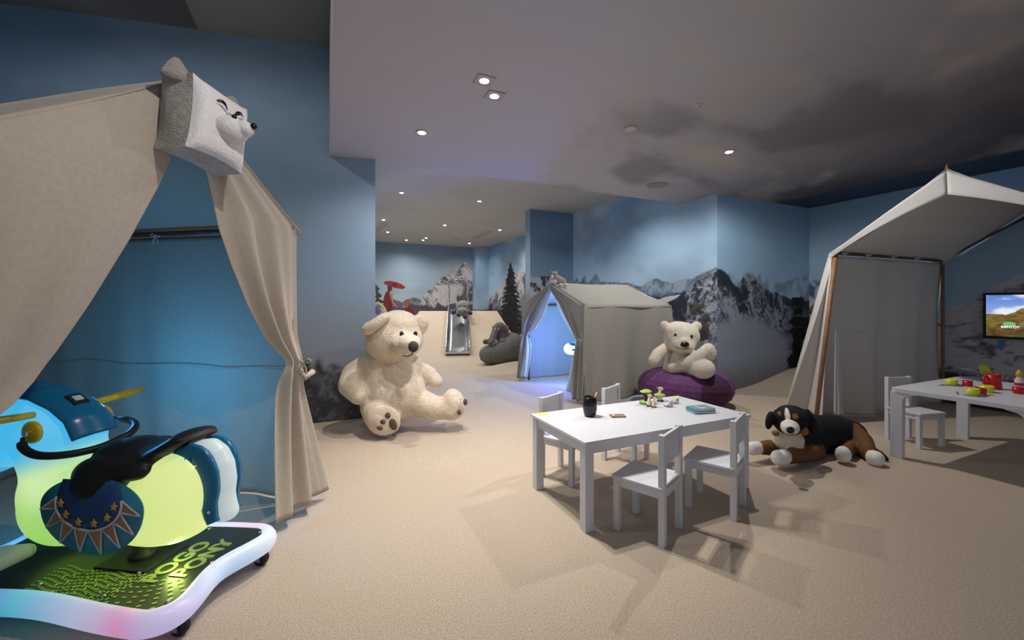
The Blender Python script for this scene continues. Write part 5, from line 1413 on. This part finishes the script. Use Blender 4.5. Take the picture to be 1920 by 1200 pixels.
def giraffe(name, label, q, h, dress):
    p = atz(*q, TZ); t = thing(name, label, 'toy figure', (p[0], p[1], TZ), R_(-24.6))
    k_ = h / .115
    P_ = wchain([(0, 0, .022 * k_, .020 * k_), (0, 0, .045 * k_, .016 * k_), (.002, 0, .075 * k_, .009 * k_), (.003, -.002, .092 * k_, .014 * k_)]) + [w((.012 * k_, -.008 * k_, .090 * k_), (.013 * k_, .011 * k_, .009 * k_))]
    blob('body', P_, .003 * k_, M_GIR, t, 3, world=False)
    for s_ in (-1, 1):
        part('horn', MB().tube([(s_ * .007 * k_, 0, .100 * k_), (s_ * .008 * k_, 0, .115 * k_)], .003 * k_, 6), M_GIB, t, False, True)
        part('ear', MB().ell((s_ * .016 * k_, 0, .098 * k_), (.007 * k_, .003 * k_, .004 * k_), sub=2), M_GIR, t, False, True)
        part('eye', MB().ell((s_ * .008 * k_, -.014 * k_, .096 * k_), .003 * k_, sub=2), M_BLACK, t, False, True)
        part('foot', MB().ell((s_ * .014 * k_, -.008 * k_, .006 * k_), (.012 * k_, .014 * k_, .006 * k_), sub=2), M_GIB, t, False, True)
    if dress: part('skirt', MB().lathe([(.016, .034), (.040, .040), (.044, .050), (.030, .056), (.014, .060)], n=24), M_LIME, t, False, True)
    return t
giraffe('toy_giraffe', 'toy giraffe in a lime green skirt on the white table', (1237, 752), .120, True)
giraffe('toy_giraffe', 'small cream toy giraffe in front of the toy tree', (1226, 764), .085, False)
giraffe('toy_giraffe', 'cream toy giraffe standing beside the toy tree trunk', (1217, 762), .100, False)
M_TOYW = mat('grey_white_paint', lin(206, 206, 206), .5, noise=(50, .1))
for (q, lb, s_) in (((1255, 763), 'white toy animal with dark spots lying on the table', 1.0), ((1267, 757), 'grey-white toy animal sitting behind the spotted one', .9)):
    p = atz(*q, TZ); t = thing('toy_animal', lb, 'toy figure', (p[0], p[1], TZ), R_(-24.6))
    blob('body', [w((0, 0, .014 * s_), (.030 * s_, .018 * s_, .014 * s_)), w((.010 * s_, 0, .030 * s_), (.016 * s_, .014 * s_, .020 * s_)), w((.016 * s_, 0, .046 * s_), (.010 * s_, .010 * s_, .010 * s_)), w((-.026 * s_, 0, .010 * s_), (.012 * s_, .010 * s_, .008 * s_))], .003, M_TOYW, t, 3, world=False)
    part('spot', MB().ell((.004, -.013 * s_, .034 * s_), .0038, sub=2), M_BLACK, t, False, True)
    part('spot', MB().ell((-.014, -.016 * s_, .016 * s_), .0038, sub=2), M_BLACK, t, False, True)
    part('muzzle', MB().ell((-.036 * s_, 0, .009), (.005, .006, .005), sub=2), M_GIB, t, False, True)

# ------------------------------------------------------------------ tea set on the right table
M_LEMON = mat('lemon_plastic', lin(210, 218, 40), .35, noise=(9, .03)); M_RED = mat('red_plastic', lin(190, 24, 34), .35, noise=(9, .03))
M_GREYM = mat('grey_cutlery', lin(120, 124, 134), .35, .3, noise=(9, .05)); M_RACK = mat('rack_plastic', lin(98, 104, 114), .5, noise=(9, .04))
def cup(q, r, h, m, label, saucer=False, handle=None, name='toy_cup'):
    p = atz(*q, TH); z0 = TH
    if saucer:
        single('toy_saucer', MB().lathe([(r * 1.1, 0), (r * 1.75, .006), (r * 1.8, .009), (r * 1.1, .004), (.001, .004)], (p[0], p[1], TH), 32), M_WHITE, 'white toy saucer under the ' + label, 'saucer', True); z0 = TH + .0045
    t = thing(name, label, 'cup', (p[0], p[1], z0), R_(-24.6))
    part('bowl', MB().lathe([(r * .82, 0), (r, .008), (r * 1.02, h), (r * .94, h), (r * .9, .01), (.001, .006)], n=28), m, t, False, True)
    if handle: part('handle', MB().tube([(handle * r * .95, 0, h * .80), (handle * r * 1.45, 0, h * .75), (handle * r * 1.5, 0, h * .35), (handle * r * .95, 0, h * .25)], .006, 8), m, t, False, True)
    return t
cup((1784, 722), .036, .046, M_LEMON, 'yellow toy cup nearest the tent cloth', True)
cup((1814, 724), .030, .046, M_RED, 'red toy beaker behind the yellow cups')
cup((1824, 741), .036, .046, M_LEMON, 'yellow toy cup with a handle at the table front', True, .95)
cup((1839, 739), .030, .046, M_RED, 'red toy cup between the two yellow cups', False, .9)
cup((1850, 735), .040, .050, M_LEMON, 'wide yellow toy cup before the red pitcher')
cup((1909, 738), .030, .050, M_RED, 'red toy beaker before the yellow-capped bottle')
p = atz(1862, 729, TH)
t = thing('toy_pitcher', 'red toy pitcher on the tea table', 'pitcher', (p[0], p[1], TH), R_(-24.6))
part('jug', MB().lathe([(.044, 0), (.050, .01), (.046, .07), (.044, .118), (.039, .118), (.041, .07), (.001, .01)], n=32), M_RED, t, False, True)
part('handle', MB().tube([(-.043, 0, .10), (-.075, 0, .095), (-.076, 0, .045), (-.046, 0, .03)], .008, 8), M_RED, t, False, True)
part('spout', MB().tube([(.038, 0, .100), (.058, 0, .116)], [.012, .006], 8), M_RED, t, False, True)
p = atz(1911, 728, TH)
t = thing('toy_bottle', 'white toy bottle with a yellow cap on the tea table', 'bottle', (p[0], p[1], TH))
part('bottle', MB().lathe([(.024, 0), (.026, .01), (.026, .065), (.014, .090), (.014, .100)], n=24), M_WHITE, t, False, True)
part('cap', MB().lathe([(.019, .098), (.020, .125), (.010, .140), (.005, .152)], n=20), mat('amber_cap', lin(220, 170, 30), .4, noise=(9, .03)), t, False, True)
part('label_band', MB().lathe([(.0265, .022), (.0268, .024), (.0268, .044), (.0265, .046)], n=24), M_RED, t, False, True)
p = atz(1846, 712, TH)
t = thing('dish_rack', 'grey toy dish rack at the back of the tea table', 'dish rack', (p[0], p[1], TH), R_(-24.6))
part('tray', MB().box((0, 0, .010), (.26, .17, .014), bevel=.004), M_RACK, t, False)
for i in range(6): part('prong', MB().tube([(-.11 + .042 * i, -.07, .015), (-.135 + .048 * i, -.055, .055), (-.15 + .052 * i, -.04, .085)], .005, 6), M_RACK, t, False, True)
for sx in (-1, 1): part('side_frame', MB().tube([(sx * .12, -.08, .015), (sx * .17, -.08, .095), (sx * .17, .08, .095), (sx * .12, .08, .015)], .007, 8), M_RACK, t, False, True)
part('back_bar', MB().tube([(-.17, .08, .095), (0, .085, .07), (.17, .08, .095)], .006, 8), M_RACK, t, False, True)
pz = np.array([p[0], p[1], TH + .082]) - RGT * .005
single('toy_plate', MB().lathe([(.02, 0), (.045, .003), (.062, .012), (.064, .015), (.044, .008), (.001, .006)], tuple(pz), 32, CAMROT @ Matrix.Rotation(R_(70), 3, 'X') @ Matrix.Rotation(R_(10), 3, 'Y')), M_LEMON, 'yellow toy plate standing in the grey dish rack', 'plate', True)
p = atz(1905, 713, TH)
t = thing('toy_tray', 'pale red toy tray lying at the back of the tea table', 'tray', (p[0], p[1], TH), R_(-40))
part('tray', MB().prism(rrect(-.09, .09, -.05, .05, .02), 0, .008), mat('coral_plastic', lin(206, 112, 100), .45, noise=(9, .04)), t, False)
part('rim', MB().tube([(x, y, .012) for x, y in rrect(-.09, .09, -.05, .05, .02)], .006, 6, True), MATS['coral_plastic'], t, False, True)
def cutlery(q, rz_, label, kind):
    p = atz(*q, TH); t = thing('toy_' + kind, label, kind, (p[0], p[1], TH), rz_)
    part('handle', MB().box((-.02, 0, .004), (.062, .009, .005), bevel=.002), M_GREYM, t, False)
    if kind == 'fork':
        part('neck', MB().box((.018, 0, .004), (.016, .018, .005), bevel=.002), M_GREYM, t, False)
        for s_ in (-1, 0, 1): part('tine', MB().box((.036, s_ * .006, .004), (.026, .003, .004)), M_GREYM, t, False)
    else: part('blade', MB().box((.035, .001, .004), (.055, .013, .004), bevel=.0018), M_GREYM, t, False)
cutlery((1795, 738), R_(20), 'grey toy knife lying alone on the tea table', 'knife')
cutlery((1849, 743), R_(10), 'grey toy fork beside the yellow cup with a handle', 'fork')
cutlery((1772, 723), R_(-25), 'grey toy knife beside the cup nearest the tent cloth', 'knife')
cutlery((1803, 724), R_(5), 'grey toy fork beside the red beaker', 'fork')
